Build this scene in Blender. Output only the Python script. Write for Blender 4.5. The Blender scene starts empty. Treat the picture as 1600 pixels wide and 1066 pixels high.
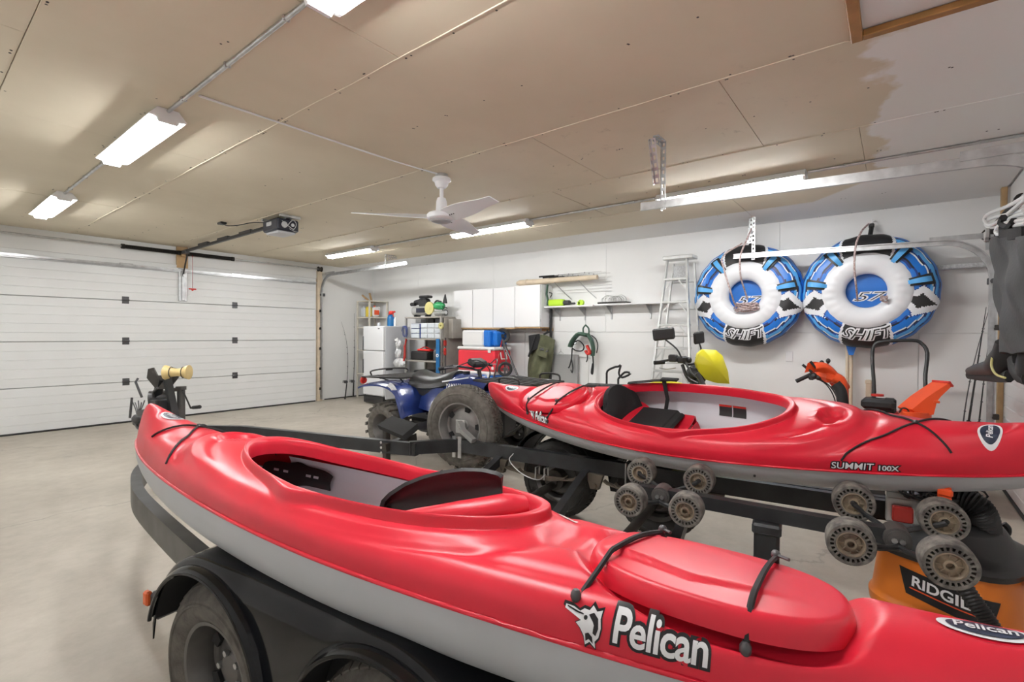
import bpy, math, random
import numpy as np
from mathutils import Vector, Matrix, Euler
random.seed(7)
PI = math.pi
SC = bpy.context.scene
COL = SC.collection

# ---------------------------------------------------------------- camera
F_PX, YAW, PITCH, ROLL, CAM_H = 761.2, math.radians(51.873), math.radians(-.835), math.radians(.367), 1.366
FW = Vector((math.sin(YAW)*math.cos(PITCH), math.cos(YAW)*math.cos(PITCH), math.sin(PITCH)))
_R = Vector((math.cos(YAW), -math.sin(YAW), 0)); _U = _R.cross(FW)
RT = _R*math.cos(ROLL)+_U*math.sin(ROLL); UP = -_R*math.sin(ROLL)+_U*math.cos(ROLL)
CP = Vector((0, 0, CAM_H))
cd = bpy.data.cameras.new('camera'); cam = bpy.data.objects.new('camera', cd); COL.objects.link(cam)
cd.sensor_width = 36; cd.lens = F_PX/1600*36; cd.clip_start = .02
m = Matrix((RT, UP, -FW)).transposed().to_4x4(); m.translation = CP
cam.matrix_world = m
SC.camera = cam
# ---------------------------------------------------------------- world, exposure
w = bpy.data.worlds.new('world'); SC.world = w; w.use_nodes = True
w.node_tree.nodes['Background'].inputs[0].default_value = (.8, .88, 1, 1)
w.node_tree.nodes['Background'].inputs[1].default_value = .6
TUBE_POWER = 100.0
SC.view_settings.view_transform = 'Standard'
SC.view_settings.look = 'None'
SC.view_settings.exposure = 0.28
SC.view_settings.gamma = 1
SC.view_settings.use_curve_mapping = False

def P(px, py, X=None, Y=None, Z=None):
    """a point of the place: where the sight line through a photo pixel meets a known plane"""
    r = FW+RT*((px-800)/F_PX)-UP*((py-533)/F_PX)
    if X is not None: k = X/r.x
    elif Y is not None: k = Y/r.y
    else: k = (Z-CAM_H)/r.z
    return CP+r*k

# ---------------------------------------------------------------- materials
def mat(name, col, rough=.5, metal=0, emit=0, noise=0, nscale=8, bump=0, bscale=40, spec=.5, col2=None, coat=0, rnoise=0):
    mt = bpy.data.materials.new(name); mt.use_nodes = True
    nt = mt.node_tree; b = nt.nodes['Principled BSDF']
    c = (*col, 1)
    b.inputs['Base Color'].default_value = c
    b.inputs['Roughness'].default_value = rough
    b.inputs['Metallic'].default_value = metal
    b.inputs['Specular IOR Level'].default_value = spec
    b.inputs['Coat Weight'].default_value = coat
    if emit:
        b.inputs['Emission Color'].default_value = c
        b.inputs['Emission Strength'].default_value = emit
    tc = nt.nodes.new('ShaderNodeTexCoord')
    if noise or col2:
        n = nt.nodes.new('ShaderNodeTexNoise'); n.inputs['Scale'].default_value = nscale; n.inputs['Detail'].default_value = 6
        nt.links.new(tc.outputs['Object'], n.inputs['Vector'])
        r = nt.nodes.new('ShaderNodeValToRGB'); nt.links.new(n.outputs['Fac'], r.inputs['Fac'])
        r.color_ramp.elements[0].position = .35; r.color_ramp.elements[1].position = .68
        c2 = col2 if col2 else tuple(x*(1-noise) for x in col)
        r.color_ramp.elements[0].color = (*c2, 1); r.color_ramp.elements[1].color = c
        nt.links.new(r.outputs['Color'], b.inputs['Base Color'])
    if bump:
        n = nt.nodes.new('ShaderNodeTexNoise'); n.inputs['Scale'].default_value = bscale; n.inputs['Detail'].default_value = 5
        nt.links.new(tc.outputs['Object'], n.inputs['Vector'])
        bp = nt.nodes.new('ShaderNodeBump'); bp.inputs['Strength'].default_value = bump; bp.inputs['Distance'].default_value = .01
        nt.links.new(n.outputs['Fac'], bp.inputs['Height']); nt.links.new(bp.outputs['Normal'], b.inputs['Normal'])
    if rnoise:
        n = nt.nodes.new('ShaderNodeTexNoise'); n.inputs['Scale'].default_value = 5; n.inputs['Detail'].default_value = 8
        nt.links.new(tc.outputs['Object'], n.inputs['Vector'])
        mr = nt.nodes.new('ShaderNodeMapRange'); mr.inputs['To Min'].default_value = rough-rnoise; mr.inputs['To Max'].default_value = rough+rnoise
        nt.links.new(n.outputs['Fac'], mr.inputs['Value']); nt.links.new(mr.outputs['Result'], b.inputs['Roughness'])
    return mt

def floor_mat():
    mt = mat('concrete_floor', (.40, .36, .31), .55, rnoise=.12)
    nt = mt.node_tree; b = nt.nodes['Principled BSDF']; g = nt.nodes.new('ShaderNodeNewGeometry')
    def noise(s, d=8, r=.6):
        n = nt.nodes.new('ShaderNodeTexNoise'); n.inputs['Scale'].default_value = s; n.inputs['Detail'].default_value = d; n.inputs['Roughness'].default_value = r
        nt.links.new(g.outputs['Position'], n.inputs['Vector']); return n
    a = noise(.9); r = nt.nodes.new('ShaderNodeValToRGB'); nt.links.new(a.outputs['Fac'], r.inputs['Fac'])
    r.color_ramp.elements[0].position = .33; r.color_ramp.elements[0].color = (.39, .352, .298, 1)
    r.color_ramp.elements[1].position = .66; r.color_ramp.elements[1].color = (.52, .478, .412, 1)
    a2 = noise(7, 10, .7); r2 = nt.nodes.new('ShaderNodeValToRGB'); nt.links.new(a2.outputs['Fac'], r2.inputs['Fac'])
    r2.color_ramp.elements[0].position = .3; r2.color_ramp.elements[0].color = (.78, .77, .75, 1)
    r2.color_ramp.elements[1].position = .6; r2.color_ramp.elements[1].color = (1, 1, 1, 1)
    mx = nt.nodes.new('ShaderNodeMix'); mx.data_type = 'RGBA'; mx.blend_type = 'MULTIPLY'; mx.inputs[0].default_value = .7
    nt.links.new(r.outputs['Color'], mx.inputs[6]); nt.links.new(r2.outputs['Color'], mx.inputs[7])
    # hairline cracks
    v = nt.nodes.new('ShaderNodeTexVoronoi'); v.feature = 'DISTANCE_TO_EDGE'; v.inputs['Scale'].default_value = .35
    wn = noise(3, 5); av = nt.nodes.new('ShaderNodeVectorMath'); av.operation = 'MULTIPLY_ADD'; av.inputs[1].default_value = (.35, .35, .35)
    nt.links.new(wn.outputs['Color'], av.inputs[0]); nt.links.new(g.outputs['Position'], av.inputs[2]); nt.links.new(av.outputs[0], v.inputs['Vector'])
    cr = nt.nodes.new('ShaderNodeMapRange'); cr.inputs['From Max'].default_value = .004; cr.inputs['To Min'].default_value = .72
    nt.links.new(v.outputs['Distance'], cr.inputs['Value'])
    mx2 = nt.nodes.new('ShaderNodeMix'); mx2.data_type = 'RGBA'; mx2.blend_type = 'MULTIPLY'; mx2.inputs[0].default_value = 1
    nt.links.new(mx.outputs[2], mx2.inputs[6]); nt.links.new(cr.outputs['Result'], mx2.inputs[7])
    nt.links.new(mx2.outputs[2], b.inputs['Base Color'])
    return mt

def ceil_mat():
    mt = mat('ceiling_board', (.5, .4, .3), .75)
    nt = mt.node_tree; b = nt.nodes['Principled BSDF']; g = nt.nodes.new('ShaderNodeNewGeometry')
    sp = nt.nodes.new('ShaderNodeSeparateXYZ'); nt.links.new(g.outputs['Position'], sp.inputs[0])
    def noise(s, d=5, r=.55):
        n = nt.nodes.new('ShaderNodeTexNoise'); n.inputs['Scale'].default_value = s; n.inputs['Detail'].default_value = d; n.inputs['Roughness'].default_value = r
        nt.links.new(g.outputs['Position'], n.inputs['Vector']); return n.outputs['Fac']
    def mth(op, a, bb):
        n = nt.nodes.new('ShaderNodeMath'); n.operation = op
        for i, x in enumerate((a, bb)):
            if isinstance(x, (int, float)): n.inputs[i].default_value = x
            else: nt.links.new(x, n.inputs[i])
        return n.outputs[0]
    n1 = mth('MULTIPLY', mth('SUBTRACT', noise(1.6), .5), .9)
    d = mth('MAXIMUM', mth('SUBTRACT', sp.outputs['X'], 5.80), mth('SUBTRACT', mth('SUBTRACT', .02, sp.outputs['Y']), n1))
    corner = mth('SUBTRACT', mth('SUBTRACT', mth('MULTIPLY', sp.outputs['X'], .9), sp.outputs['Y']), 4.55)
    d = mth('MAXIMUM', d, corner)
    mr = nt.nodes.new('ShaderNodeMapRange'); mr.inputs['From Min'].default_value = -.02; mr.inputs['From Max'].default_value = .03
    nt.links.new(d, mr.inputs['Value'])
    r = nt.nodes.new('ShaderNodeValToRGB'); nt.links.new(noise(1.1), r.inputs['Fac'])
    r.color_ramp.elements[0].position = .3; r.color_ramp.elements[0].color = (.66, .585, .45, 1)
    r.color_ramp.elements[1].position = .7; r.color_ramp.elements[1].color = (.73, .655, .515, 1)
    # grey scuffs between the fan and the right-hand tracks
    ns = noise(9, 9, .75); sc = nt.nodes.new('ShaderNodeMapRange'); sc.inputs['From Min'].default_value = .60; sc.inputs['From Max'].default_value = .72
    nt.links.new(ns, sc.inputs['Value'])
    band = mth('SUBTRACT', 1.0, mth('MINIMUM', 1.0, mth('ABSOLUTE', mth('SUBTRACT', sp.outputs['X'], 3.35), 0)))
    bandy = mth('MAXIMUM', 0.0, mth('SUBTRACT', 1.0, mth('MULTIPLY', .5, mth('ABSOLUTE', mth('SUBTRACT', sp.outputs['Y'], 1.5), 0))))
    fac = mth('MULTIPLY', mth('MULTIPLY', sc.outputs['Result'], mth('MULTIPLY', band, bandy)), .75)
    mx = nt.nodes.new('ShaderNodeMix'); mx.data_type = 'RGBA'; nt.links.new(fac, mx.inputs[0])
    nt.links.new(r.outputs['Color'], mx.inputs[6]); mx.inputs[7].default_value = (.22, .18, .14, 1)
    mx2 = nt.nodes.new('ShaderNodeMix'); mx2.data_type = 'RGBA'; nt.links.new(mr.outputs['Result'], mx2.inputs[0])
    nt.links.new(mx.outputs[2], mx2.inputs[6]); mx2.inputs[7].default_value = (.86, .855, .84, 1)
    nt.links.new(mx2.outputs[2], b.inputs['Base Color'])
    bp = nt.nodes.new('ShaderNodeBump'); bp.inputs['Strength'].default_value = .25; bp.inputs['Distance'].default_value = .02
    nt.links.new(noise(2.5, 3), bp.inputs['Height']); nt.links.new(bp.outputs['Normal'], b.inputs['Normal'])
    return mt

MT = {}
def defm(k, *a, **kw): MT[k] = mat(k, *a, **kw)
defm('white_wall', (.80, .80, .79), .6, noise=.04, nscale=1.5)
defm('door_white', (.80, .81, .81), .45, noise=.03, nscale=3, bump=.15, bscale=120)
defm('black_rubber', (.02, .02, .02), .7)
defm('galvanized', (.62, .63, .64), .32, .9, noise=.25, nscale=14, rnoise=.1)
defm('dark_steel', (.05, .045, .04), .5, .3, noise=.3)
defm('spring_black', (.02, .018, .016), .5, .3)
defm('raw_wood', (.55, .36, .18), .6, noise=.35, nscale=6)
defm('trim_wood', (.42, .21, .06), .5, noise=.35, nscale=9)
defm('pale_wood', (.72, .60, .45), .6, noise=.2, nscale=6)
defm('fixture_white', (.82, .83, .84), .4)
defm('lamp_tube', (.985, .99, .985), .3, emit=TUBE_POWER)
defm('fan_white', (.82, .83, .86), .35)
defm('fan_grey', (.45, .46, .48), .45)
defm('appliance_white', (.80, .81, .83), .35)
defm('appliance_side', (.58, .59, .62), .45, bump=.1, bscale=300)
defm('cabinet_white', (.80, .80, .81), .4)
defm('black_plastic', (.018, .018, .019), .45)
defm('black_matte', (.012, .012, .013), .75)
defm('black_fabric', (.015, .015, .016), .9, bump=.3, bscale=300)
defm('kayak_red', (.72, .016, .040), .36, noise=.12, nscale=3, rnoise=.1, spec=.5)
defm('kayak_red_faded', (.80, .045, .06), .42, col2=(.72, .025, .04), nscale=4, rnoise=.12)
defm('kayak_hull', (.50, .52, .54), .4, noise=.05, nscale=4, rnoise=.08)
defm('kayak_liner', (.66, .66, .70), .5)
defm('decal_white', (.85, .86, .88), .35)
defm('decal_black', (.01, .01, .012), .35)
defm('decal_navy', (.02, .03, .06), .35)
defm('trailer_black', (.035, .037, .04), .35, .2, noise=.4, nscale=9, rnoise=.12)
defm('pad_black', (.012, .012, .012), .95, bump=.6, bscale=250)
defm('fender_gloss', (.005, .006, .008), .10, rnoise=.04, spec=.3)
defm('tire', (.15, .138, .12), .85, noise=.45, nscale=22, bump=.3, bscale=90)
defm('tire_dark', (.03, .029, .027), .8, noise=.4, nscale=20)
defm('rim_grey', (.15, .145, .14), .45, .5, noise=.3)
defm('rim_light', (.33, .32, .31), .45, .5, noise=.3)
defm('roller_rubber', (.22, .205, .18), .85, col2=(.07, .065, .06), nscale=28, bump=.3, bscale=80)
defm('roller_hub', (.36, .29, .20), .45, .2, col2=(.20, .16, .12), nscale=20)
defm('dirty_steel', (.16, .13, .10), .6, .4, noise=.4)
defm('amber_lens', (.75, .13, .03), .25)
defm('red_lens', (.35, .02, .015), .25)
defm('winch_yellow', (.85, .66, .30), .4, noise=.15)
defm('atv_blue', (.012, .030, .155), .22, coat=.4, rnoise=.05)
defm('seat_vinyl', (.018, .018, .02), .32, bump=.15, bscale=200)
defm('rack_black', (.03, .028, .027), .4, .3)
defm('sticker', (.62, .63, .64), .4, noise=.35, nscale=60)
defm('moto_yellow', (.80, .72, .03), .35)
defm('red_plastic', (.70, .03, .025), .35)
defm('red_cooler', (.72, .03, .05), .4)
defm('blue_cooler', (.01, .16, .60), .4)
defm('cooler_white', (.80, .80, .80), .4)
defm('orange_paint', (.80, .09, .02), .3)
defm('vac_orange', (.72, .19, .015), .4, noise=.06)
defm('tube_blue', (.01, .16, .58), .35)
defm('tube_light', (.10, .40, .80), .35)
defm('tube_navy', (.012, .04, .22), .4)
defm('tube_black', (.015, .015, .016), .45)
defm('tube_white', (.80, .81, .84), .32)
defm('rope', (.22, .13, .11), .8, col2=(.6, .5, .5), nscale=60)
defm('green_wader', (.10, .105, .055), .8, noise=.3, nscale=10)
defm('grey_panel', (.30, .30, .295), .6)
defm('shelf_tan', (.36, .335, .30), .6, noise=.15)
defm('steel_shelf', (.42, .41, .39), .5, .4)
defm('clear_plastic', (.62, .66, .70), .25)
defm('yellow', (.80, .62, .05), .4)
defm('pale_yellow', (.55, .50, .20), .6)
defm('green', (.03, .30, .10), .4)
defm('cream_board', (.70, .66, .58), .6)
defm('lime', (.45, .70, .03), .4)
defm('level_blue', (.006, .12, .32), .35)
defm('red', (.62, .03, .02), .4)
defm('dark_green', (.05, .10, .07), .7)
defm('aluminium', (.66, .67, .66), .35, .7, noise=.15, nscale=10)
defm('gunmetal', (.10, .10, .105), .4, .5)
defm('wader_grey', (.034, .035, .036), .75, noise=.2, nscale=5, bump=.15, bscale=60)
defm('boot_black', (.03, .03, .032), .6)
defm('hanger_white', (.80, .80, .80), .35)
defm('bag_translucent', (.60, .61, .62), .3)
defm('cover_navy', (.015, .017, .03), .35)
defm('scuff_white', (.75, .62, .60), .6)
MT['concrete_floor'] = floor_mat(); MT['ceiling_board'] = ceil_mat()

# ---------------------------------------------------------------- mesh builder
def vnorm(v): v = Vector(v); return v.normalized() if v.length > 1e-9 else Vector((0, 0, 1))
def frame(d):
    d = vnorm(d); a = Vector((0, 0, 1)) if abs(d.z) < .9 else Vector((1, 0, 0))
    x = a.cross(d).normalized(); y = d.cross(x); return x, y
def smooth_path(pts, n=6, closed=False):
    p = [Vector(q) for q in pts]
    if len(p) < 3: return p
    out = []; L = len(p)
    rng = range(L) if closed else range(L-1)
    for i in rng:
        p0 = p[(i-1) % L] if closed or i > 0 else p[0]*2-p[1]
        p1 = p[i]; p2 = p[(i+1) % L]
        p3 = p[(i+2) % L] if closed or i+2 < L else p[-1]*2-p[-2]
        for k in range(n):
            t = k/n
            out.append(.5*((2*p1)+(p2-p0)*t+(2*p0-5*p1+4*p2-p3)*t*t+(3*p1-p0-3*p2+p3)*t**3))
    if not closed: out.append(p[-1])
    return out

class MB:
    def __init__(s): s.v = []; s.f = []; s.m = []; s.mi = 0
    def add(s, vs, fs):
        b = len(s.v); s.v += [tuple(q) for q in vs]
        for f in fs: s.f.append([b+i for i in f]); s.m.append(s.mi)
        return s
    def mat(s, i): s.mi = i; return s
    def box(s, c, d, r=None, b=0):
        c = Vector(c); x, y, z = (q/2 for q in d)
        R = (r if isinstance(r, Matrix) else Euler(r).to_matrix()) if r is not None else Matrix.Identity(3)
        if b <= 0:
            vs = [Vector((i, j, k)) for i in (-x, x) for j in (-y, y) for k in (-z, z)]
            fs = [(0, 1, 3, 2), (4, 6, 7, 5), (0, 4, 5, 1), (2, 3, 7, 6), (0, 2, 6, 4), (1, 5, 7, 3)]
        else:
            b = min(b, x*.95, y*.95, z*.95); vs = []; idx = {}
            for i in (-1, 1):
                for j in (-1, 1):
                    for k in (-1, 1):
                        idx[i, j, k] = len(vs)
                        vs += [Vector((i*x, j*(y-b), k*(z-b))), Vector((i*(x-b), j*y, k*(z-b))), Vector((i*(x-b), j*(y-b), k*z))]
            fs = []
            for a, (u, w_) in ((0, (1, 2)), (1, (2, 0)), (2, (0, 1))):
                for sg in (-1, 1):
                    q = []
                    for (p1, p2) in ((-1, -1), (1, -1), (1, 1), (-1, 1)):
                        key = [0, 0, 0]; key[a] = sg; key[u] = p1; key[w_] = p2
                        q.append(idx[tuple(key)]+a)
                    fs.append(q if sg > 0 else q[::-1])
            for a, (u, w_) in ((0, (1, 2)), (1, (2, 0)), (2, (0, 1))):
                for p1 in (-1, 1):
                    for p2 in (-1, 1):
                        k0 = [0, 0, 0]; k0[a] = -1; k0[u] = p1; k0[w_] = p2; k1 = k0[:]; k1[a] = 1
                        A = idx[tuple(k0)]; B = idx[tuple(k1)]
                        q = [A+u, B+u, B+w_, A+w_]
                        if p1*p2 < 0: q = q[::-1]
                        fs.append(q)
            for (i, j, k), n in idx.items(): fs.append([n, n+1, n+2] if i*j*k > 0 else [n, n+2, n+1])
        return s.add([R @ q+c for q in vs], fs)
    def cyl(s, a, b_, r, r2=None, n=14, cap=True):
        a = Vector(a); b_ = Vector(b_); r2 = r if r2 is None else r2
        x, y = frame(b_-a); vs = []
        for p, q in ((a, r), (b_, r2)):
            vs += [p+x*(q*math.cos(2*PI*i/n))+y*(q*math.sin(2*PI*i/n)) for i in range(n)]
        fs = [(i, (i+1) % n, n+(i+1) % n, n+i) for i in range(n)]
        if cap: fs += [list(range(n))[::-1], list(range(n, 2*n))]
        return s.add(vs, fs)
    def tube(s, pts, r, n=8, closed=False, sm=0, flat=1):
        p = smooth_path(pts, sm, closed) if sm else [Vector(q) for q in pts]
        L = len(p); vs = []; x = None
        for i in range(L):
            d = (p[(i+1) % L]-p[(i-1) % L]) if closed else (p[min(i+1, L-1)]-p[max(i-1, 0)])
            d = vnorm(d)
            if x is None: x, y = frame(d)
            else:
                x = (x-d*x.dot(d)); x = x.normalized() if x.length > 1e-6 else frame(d)[0]; y = d.cross(x)
            rr = float(np.interp(i/max(1, L-1), np.linspace(0, 1, len(r)), r)) if isinstance(r, (list, tuple)) and len(r) != L else (r[i] if isinstance(r, (list, tuple)) else r)
            vs += [p[i]+x*(rr*math.cos(2*PI*k/n))+y*(rr*flat*math.sin(2*PI*k/n)) for k in range(n)]
        fs = []
        for i in range(L if closed else L-1):
            j = (i+1) % L
            fs += [(i*n+k, i*n+(k+1) % n, j*n+(k+1) % n, j*n+k) for k in range(n)]
        if not closed: fs += [list(range(n))[::-1], [(L-1)*n+k for k in range(n)]]
        return s.add(vs, fs)
    def sqtube(s, pts, w_, h, up=(0, 0, 1)):
        """rectangular bar along a path; the section keeps its height along up"""
        p = [Vector(q) for q in pts]; L = len(p); vs = []; up = Vector(up)
        for i in range(L):
            d = vnorm(p[min(i+1, L-1)]-p[max(i-1, 0)]); sd = d.cross(up).normalized(); u2 = sd.cross(d)
            k = 1.0
            if 0 < i < L-1:
                c = vnorm(p[i]-p[i-1]).dot(vnorm(p[i+1]-p[i])); k = 1/max(.5, math.sqrt((1+c)/2))
            vs += [p[i]+sd*(a*w_/2*k)+u2*(b*h/2) for a, b in ((-1, -1), (1, -1), (1, 1), (-1, 1))]
        fs = [(i*4+k, i*4+(k+1) % 4, i*4+4+(k+1) % 4, i*4+4+k) for i in range(L-1) for k in range(4)]
        fs += [[3, 2, 1, 0], [(L-1)*4+k for k in range(4)]]
        return s.add(vs, fs)
    def lathe(s, prof, c, ax=(0, 0, 1), n=32, closed=False):
        c = Vector(c); d = vnorm(ax); x, y = frame(d); vs = []
        for r, z in prof:
            vs += [c+d*z+x*(r*math.cos(2*PI*i/n))+y*(r*math.sin(2*PI*i/n)) for i in range(n)]
        L = len(prof); fs = []
        for j in range(L if closed else L-1):
            k = (j+1) % L
            fs += [(j*n+i, j*n+(i+1) % n, k*n+(i+1) % n, k*n+i) for i in range(n)]
        return s.add(vs, fs)
    def sph(s, c, r, n=12):
        c = Vector(c); r = (r, r, r) if isinstance(r, (int, float)) else r
        vs = []; m_ = n//2+1
        for j in range(m_):
            t = PI*j/(m_-1)
            vs += [c+Vector((r[0]*math.sin(t)*math.cos(2*PI*i/n), r[1]*math.sin(t)*math.sin(2*PI*i/n), r[2]*math.cos(t))) for i in range(n)]
        fs = [(j*n+i, (j+1)*n+i, (j+1)*n+(i+1) % n, j*n+(i+1) % n) for j in range(m_-1) for i in range(n)]
        return s.add(vs, fs)
    def prism(s, poly, o, u, v, t):
        """polygon in the plane o + a*u + b*v, thickened by the vector t"""
        o, u, v, t = map(Vector, (o, u, v, t)); n = len(poly)
        vs = [o+u*a+v*b for a, b in poly]; vs += [q+t for q in vs]
        fs = [list(range(n))[::-1], list(range(n, 2*n))]+[(i, (i+1) % n, n+(i+1) % n, n+i) for i in range(n)]
        return s.add(vs, fs)
    def grid(s, fn, nu, nv, cu=False, cv=False):
        vs = [Vector(fn(i/(nu if cu else nu-1), j/(nv if cv else nv-1))) for i in range(nu) for j in range(nv)]
        fs = [(i*nv+j, ((i+1) % nu)*nv+j, ((i+1) % nu)*nv+(j+1) % nv, i*nv+(j+1) % nv)
              for i in range(nu if cu else nu-1) for j in range(nv if cv else nv-1)]
        return s.add(vs, fs)
    def sheet(s, fn, nu, nv, t=.006):
        """a grid with real thickness; fn gives the outer face, t the thickness along the local normal"""
        A = [[Vector(fn(i/(nu-1), j/(nv-1))) for j in range(nv)] for i in range(nu)]
        N = []
        for i in range(nu):
            row = []
            for j in range(nv):
                a = A[min(i+1, nu-1)][j]-A[max(i-1, 0)][j]; b = A[i][min(j+1, nv-1)]-A[i][max(j-1, 0)]
                row.append(vnorm(a.cross(b)))
            N.append(row)
        vs = [A[i][j] for i in range(nu) for j in range(nv)]+[A[i][j]-N[i][j]*t for i in range(nu) for j in range(nv)]
        o = nu*nv; fs = []
        for i in range(nu-1):
            for j in range(nv-1):
                q = (i*nv+j, (i+1)*nv+j, (i+1)*nv+j+1, i*nv+j+1); fs.append(q); fs.append(tuple(o+k for k in q[::-1]))
        for i in range(nu-1):
            for j in (0, nv-1): fs.append((i*nv+j, (i+1)*nv+j, o+(i+1)*nv+j, o+i*nv+j))
        for j in range(nv-1):
            for i in (0, nu-1): fs.append((i*nv+j, i*nv+j+1, o+i*nv+j+1, o+i*nv+j))
        return s.add(vs, fs)

TOPM = {}
def tag(o, label=None, cat=None, group=None, kind=None):
    if label: o['label'] = label
    if cat: o['category'] = cat
    if group: o['group'] = group
    if kind: o['kind'] = kind
    return o
def thing(name, label, cat, loc=(0, 0, 0), rz=0, group=None):
    o = bpy.data.objects.new(name, None); COL.objects.link(o); o.empty_display_size = .1
    o.location = loc; o.rotation_euler = (0, 0, rz); tag(o, label, cat, group)
    TOPM[o] = Matrix.Translation(Vector(loc)) @ Matrix.Rotation(rz, 4, 'Z'); return o
def obj(name, mb, ms, parent=None, world=True, label=None, ang=38, kind=None):
    """link mb as ONE mesh; world=True: its vertices are world coordinates and are moved into the parent's frame"""
    vs = mb.v; M_ = TOPM.get(parent)
    if parent is not None and world and M_ is not None:
        I = M_.inverted(); vs = [tuple(I @ Vector(q)) for q in vs]
    me = bpy.data.meshes.new(name); me.from_pydata(vs, [], mb.f)
    for k in (ms if isinstance(ms, (list, tuple)) else [ms]): me.materials.append(MT[k])
    me.polygons.foreach_set('material_index', mb.m)
    me.validate(); me.shade_smooth()
    try: me.set_sharp_from_angle(angle=math.radians(ang))
    except Exception: pass
    o = bpy.data.objects.new(name, me); COL.objects.link(o)
    if parent is not None: o.parent = parent; TOPM[o] = M_ if M_ is not None else Matrix.Identity(4)
    if label: o['label'] = label
    if kind: o['kind'] = kind
    return o
def struct(name, mb, ms, label=None, **k):
    o = obj(name, mb, ms, **k); o['kind'] = 'structure'
    if label: o['label'] = label
    return o
def solo(name, mb, ms, label, cat, group=None, **k):
    """a thing that is one mesh, given in world coordinates; its origin is set at its base"""
    a = np.array(mb.v); c = Vector((float(a[:, 0].mean()), float(a[:, 1].mean()), float(a[:, 2].min())))
    mb.v = [tuple(Vector(q)-c) for q in mb.v]
    o = obj(name, mb, ms, **k); o.location = c; tag(o, label, cat, group); return o
def copy_tree(o, parent=None):
    c = o.copy(); COL.objects.link(c); c.parent = parent
    if o in TOPM: TOPM[c] = TOPM[o]
    for ch in list(o.children): copy_tree(ch, c)
    return c

def text_tris(body, size=1, offset=0, shear=0, sx=1, maxedge=0, space=1):
    cu = bpy.data.curves.new('t', 'FONT'); cu.body = body; cu.size = size; cu.offset = offset; cu.shear = shear
    cu.align_x = 'CENTER'; cu.align_y = 'CENTER'; cu.resolution_u = 4; cu.space_character = space
    o = bpy.data.objects.new('t', cu); COL.objects.link(o)
    dg = bpy.context.evaluated_depsgraph_get(); dg.update()
    me = bpy.data.meshes.new_from_object(o.evaluated_get(dg))
    bpy.data.objects.remove(o)
    import bmesh
    bm = bmesh.new(); bm.from_mesh(me); bmesh.ops.triangulate(bm, faces=bm.faces[:])
    if maxedge:
        for _ in range(4):
            es = [e for e in bm.edges if e.calc_length() > maxedge]
            if not es: break
            bmesh.ops.subdivide_edges(bm, edges=es, cuts=1); bmesh.ops.triangulate(bm, faces=bm.faces[:])
    vs = [(v.co.x*sx, v.co.y) for v in bm.verts]; bm.verts.index_update()
    fs = [[v.index for v in f.verts] for f in bm.faces]; bm.free()
    return vs, fs
def put_text(mb, body, fn, size, offset=0, shear=0, sx=1, maxedge=0, space=1):
    vs, fs = text_tris(body, size, offset, shear, sx, maxedge, space)
    mb.add([fn(a, b) for a, b in vs], fs)
def sstep(a, b, x):
    t = np.clip((x-a)/(b-a), 0, 1); return t*t*(3-2*t)
# ================================================================ SETTING
XB, XL, YA, YC, H = 6.6, -.62, 9.1, -.79, 2.734
struct('floor', MB().box(((XL+XB)/2, (YA+YC)/2, -.06), (XB-XL+.3, YA-YC+.3, .12)), 'concrete_floor')
ceiling = struct('ceiling', MB().box(((XL+XB)/2, (YA+YC)/2, H+.075), (XB-XL+.3, YA-YC+.3, .12)), 'ceiling_board')
# ceiling sheets, one piece each, with open joints between them; the attic hatch hole is left free
HX0, HX1, HY0, HY1 = 1.75, 2.735, -.6, .175
cols = [(XL, .39, [.75, 3.15, 5.55, 7.95]), (.39, 1.566, [1.95, 4.35, 6.75]), (1.566, 2.739, [HY0, HY1, 3.15, 5.55, 7.95]),
        (2.739, 3.906, [.76, 2.0, 4.31, 6.7]), (3.906, 5.08, [.2, 2.6, 5.0, 7.4]), (5.08, XB, [1.3, 3.7, 6.1, 8.5])]
for x0, x1, ys in cols:
    yy = [YC]+ys+[YA]
    for a, b in zip(yy[:-1], yy[1:]):
        if x0 == 1.566 and a == HY0:
            o = obj('ceiling_sheet', MB().box(((x0+HX0)/2, (a+b)/2, H+.006), (HX0-x0-.003, b-a-.003, .018)), 'ceiling_board', ceiling); continue
        dz = random.uniform(-.0015, .0015)
        obj('ceiling_sheet', MB().box(((x0+x1)/2, (a+b)/2, H+.006+dz), (x1-x0-.003, b-a-.003, .018), b=.002), 'ceiling_board', ceiling)
sc = MB()
for x0, x1, ys in cols:
    for k in range(90):
        x = random.choice((x0+.02, x1-.02, (x0+x1)/2+random.uniform(-.01, .01))); y = YC+.3+round(random.uniform(0, YA-YC-.6)/.3)*.3+random.uniform(-.03, .03)
        if HX0-.05 < x < HX1+.05 and y < HY1+.05: continue
        sc.cyl((x, y, H-.0045), (x, y, H-.002), .006, n=6)
obj('nail_head', sc, 'dark_steel', ceiling, kind='stuff')
# taped joint beads along the long seams
for x in (1.566, 2.739, 3.906, 5.08):
    mb = MB(); pts = []
    y = YC if x != 2.739 else .19
    while y < YA: pts.append((x+random.uniform(-.006, .006), y, H-.004)); y += .35
    mb.tube(pts, .006, 6, sm=2, flat=.6); obj('joint_bead', mb, 'ceiling_board', ceiling)
mb = MB().tube([(1.10, 3.16, H-.012), (1.6, 3.155, H-.006), (2.2, 3.14, H-.008), (2.6, 3.12, H-.005), (2.88, 3.08, H-.008)], .007, 6, sm=4)
solo('ceiling_cable', mb, 'fixture_white', 'white cable stapled across the ceiling to the fan', 'cable')
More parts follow.
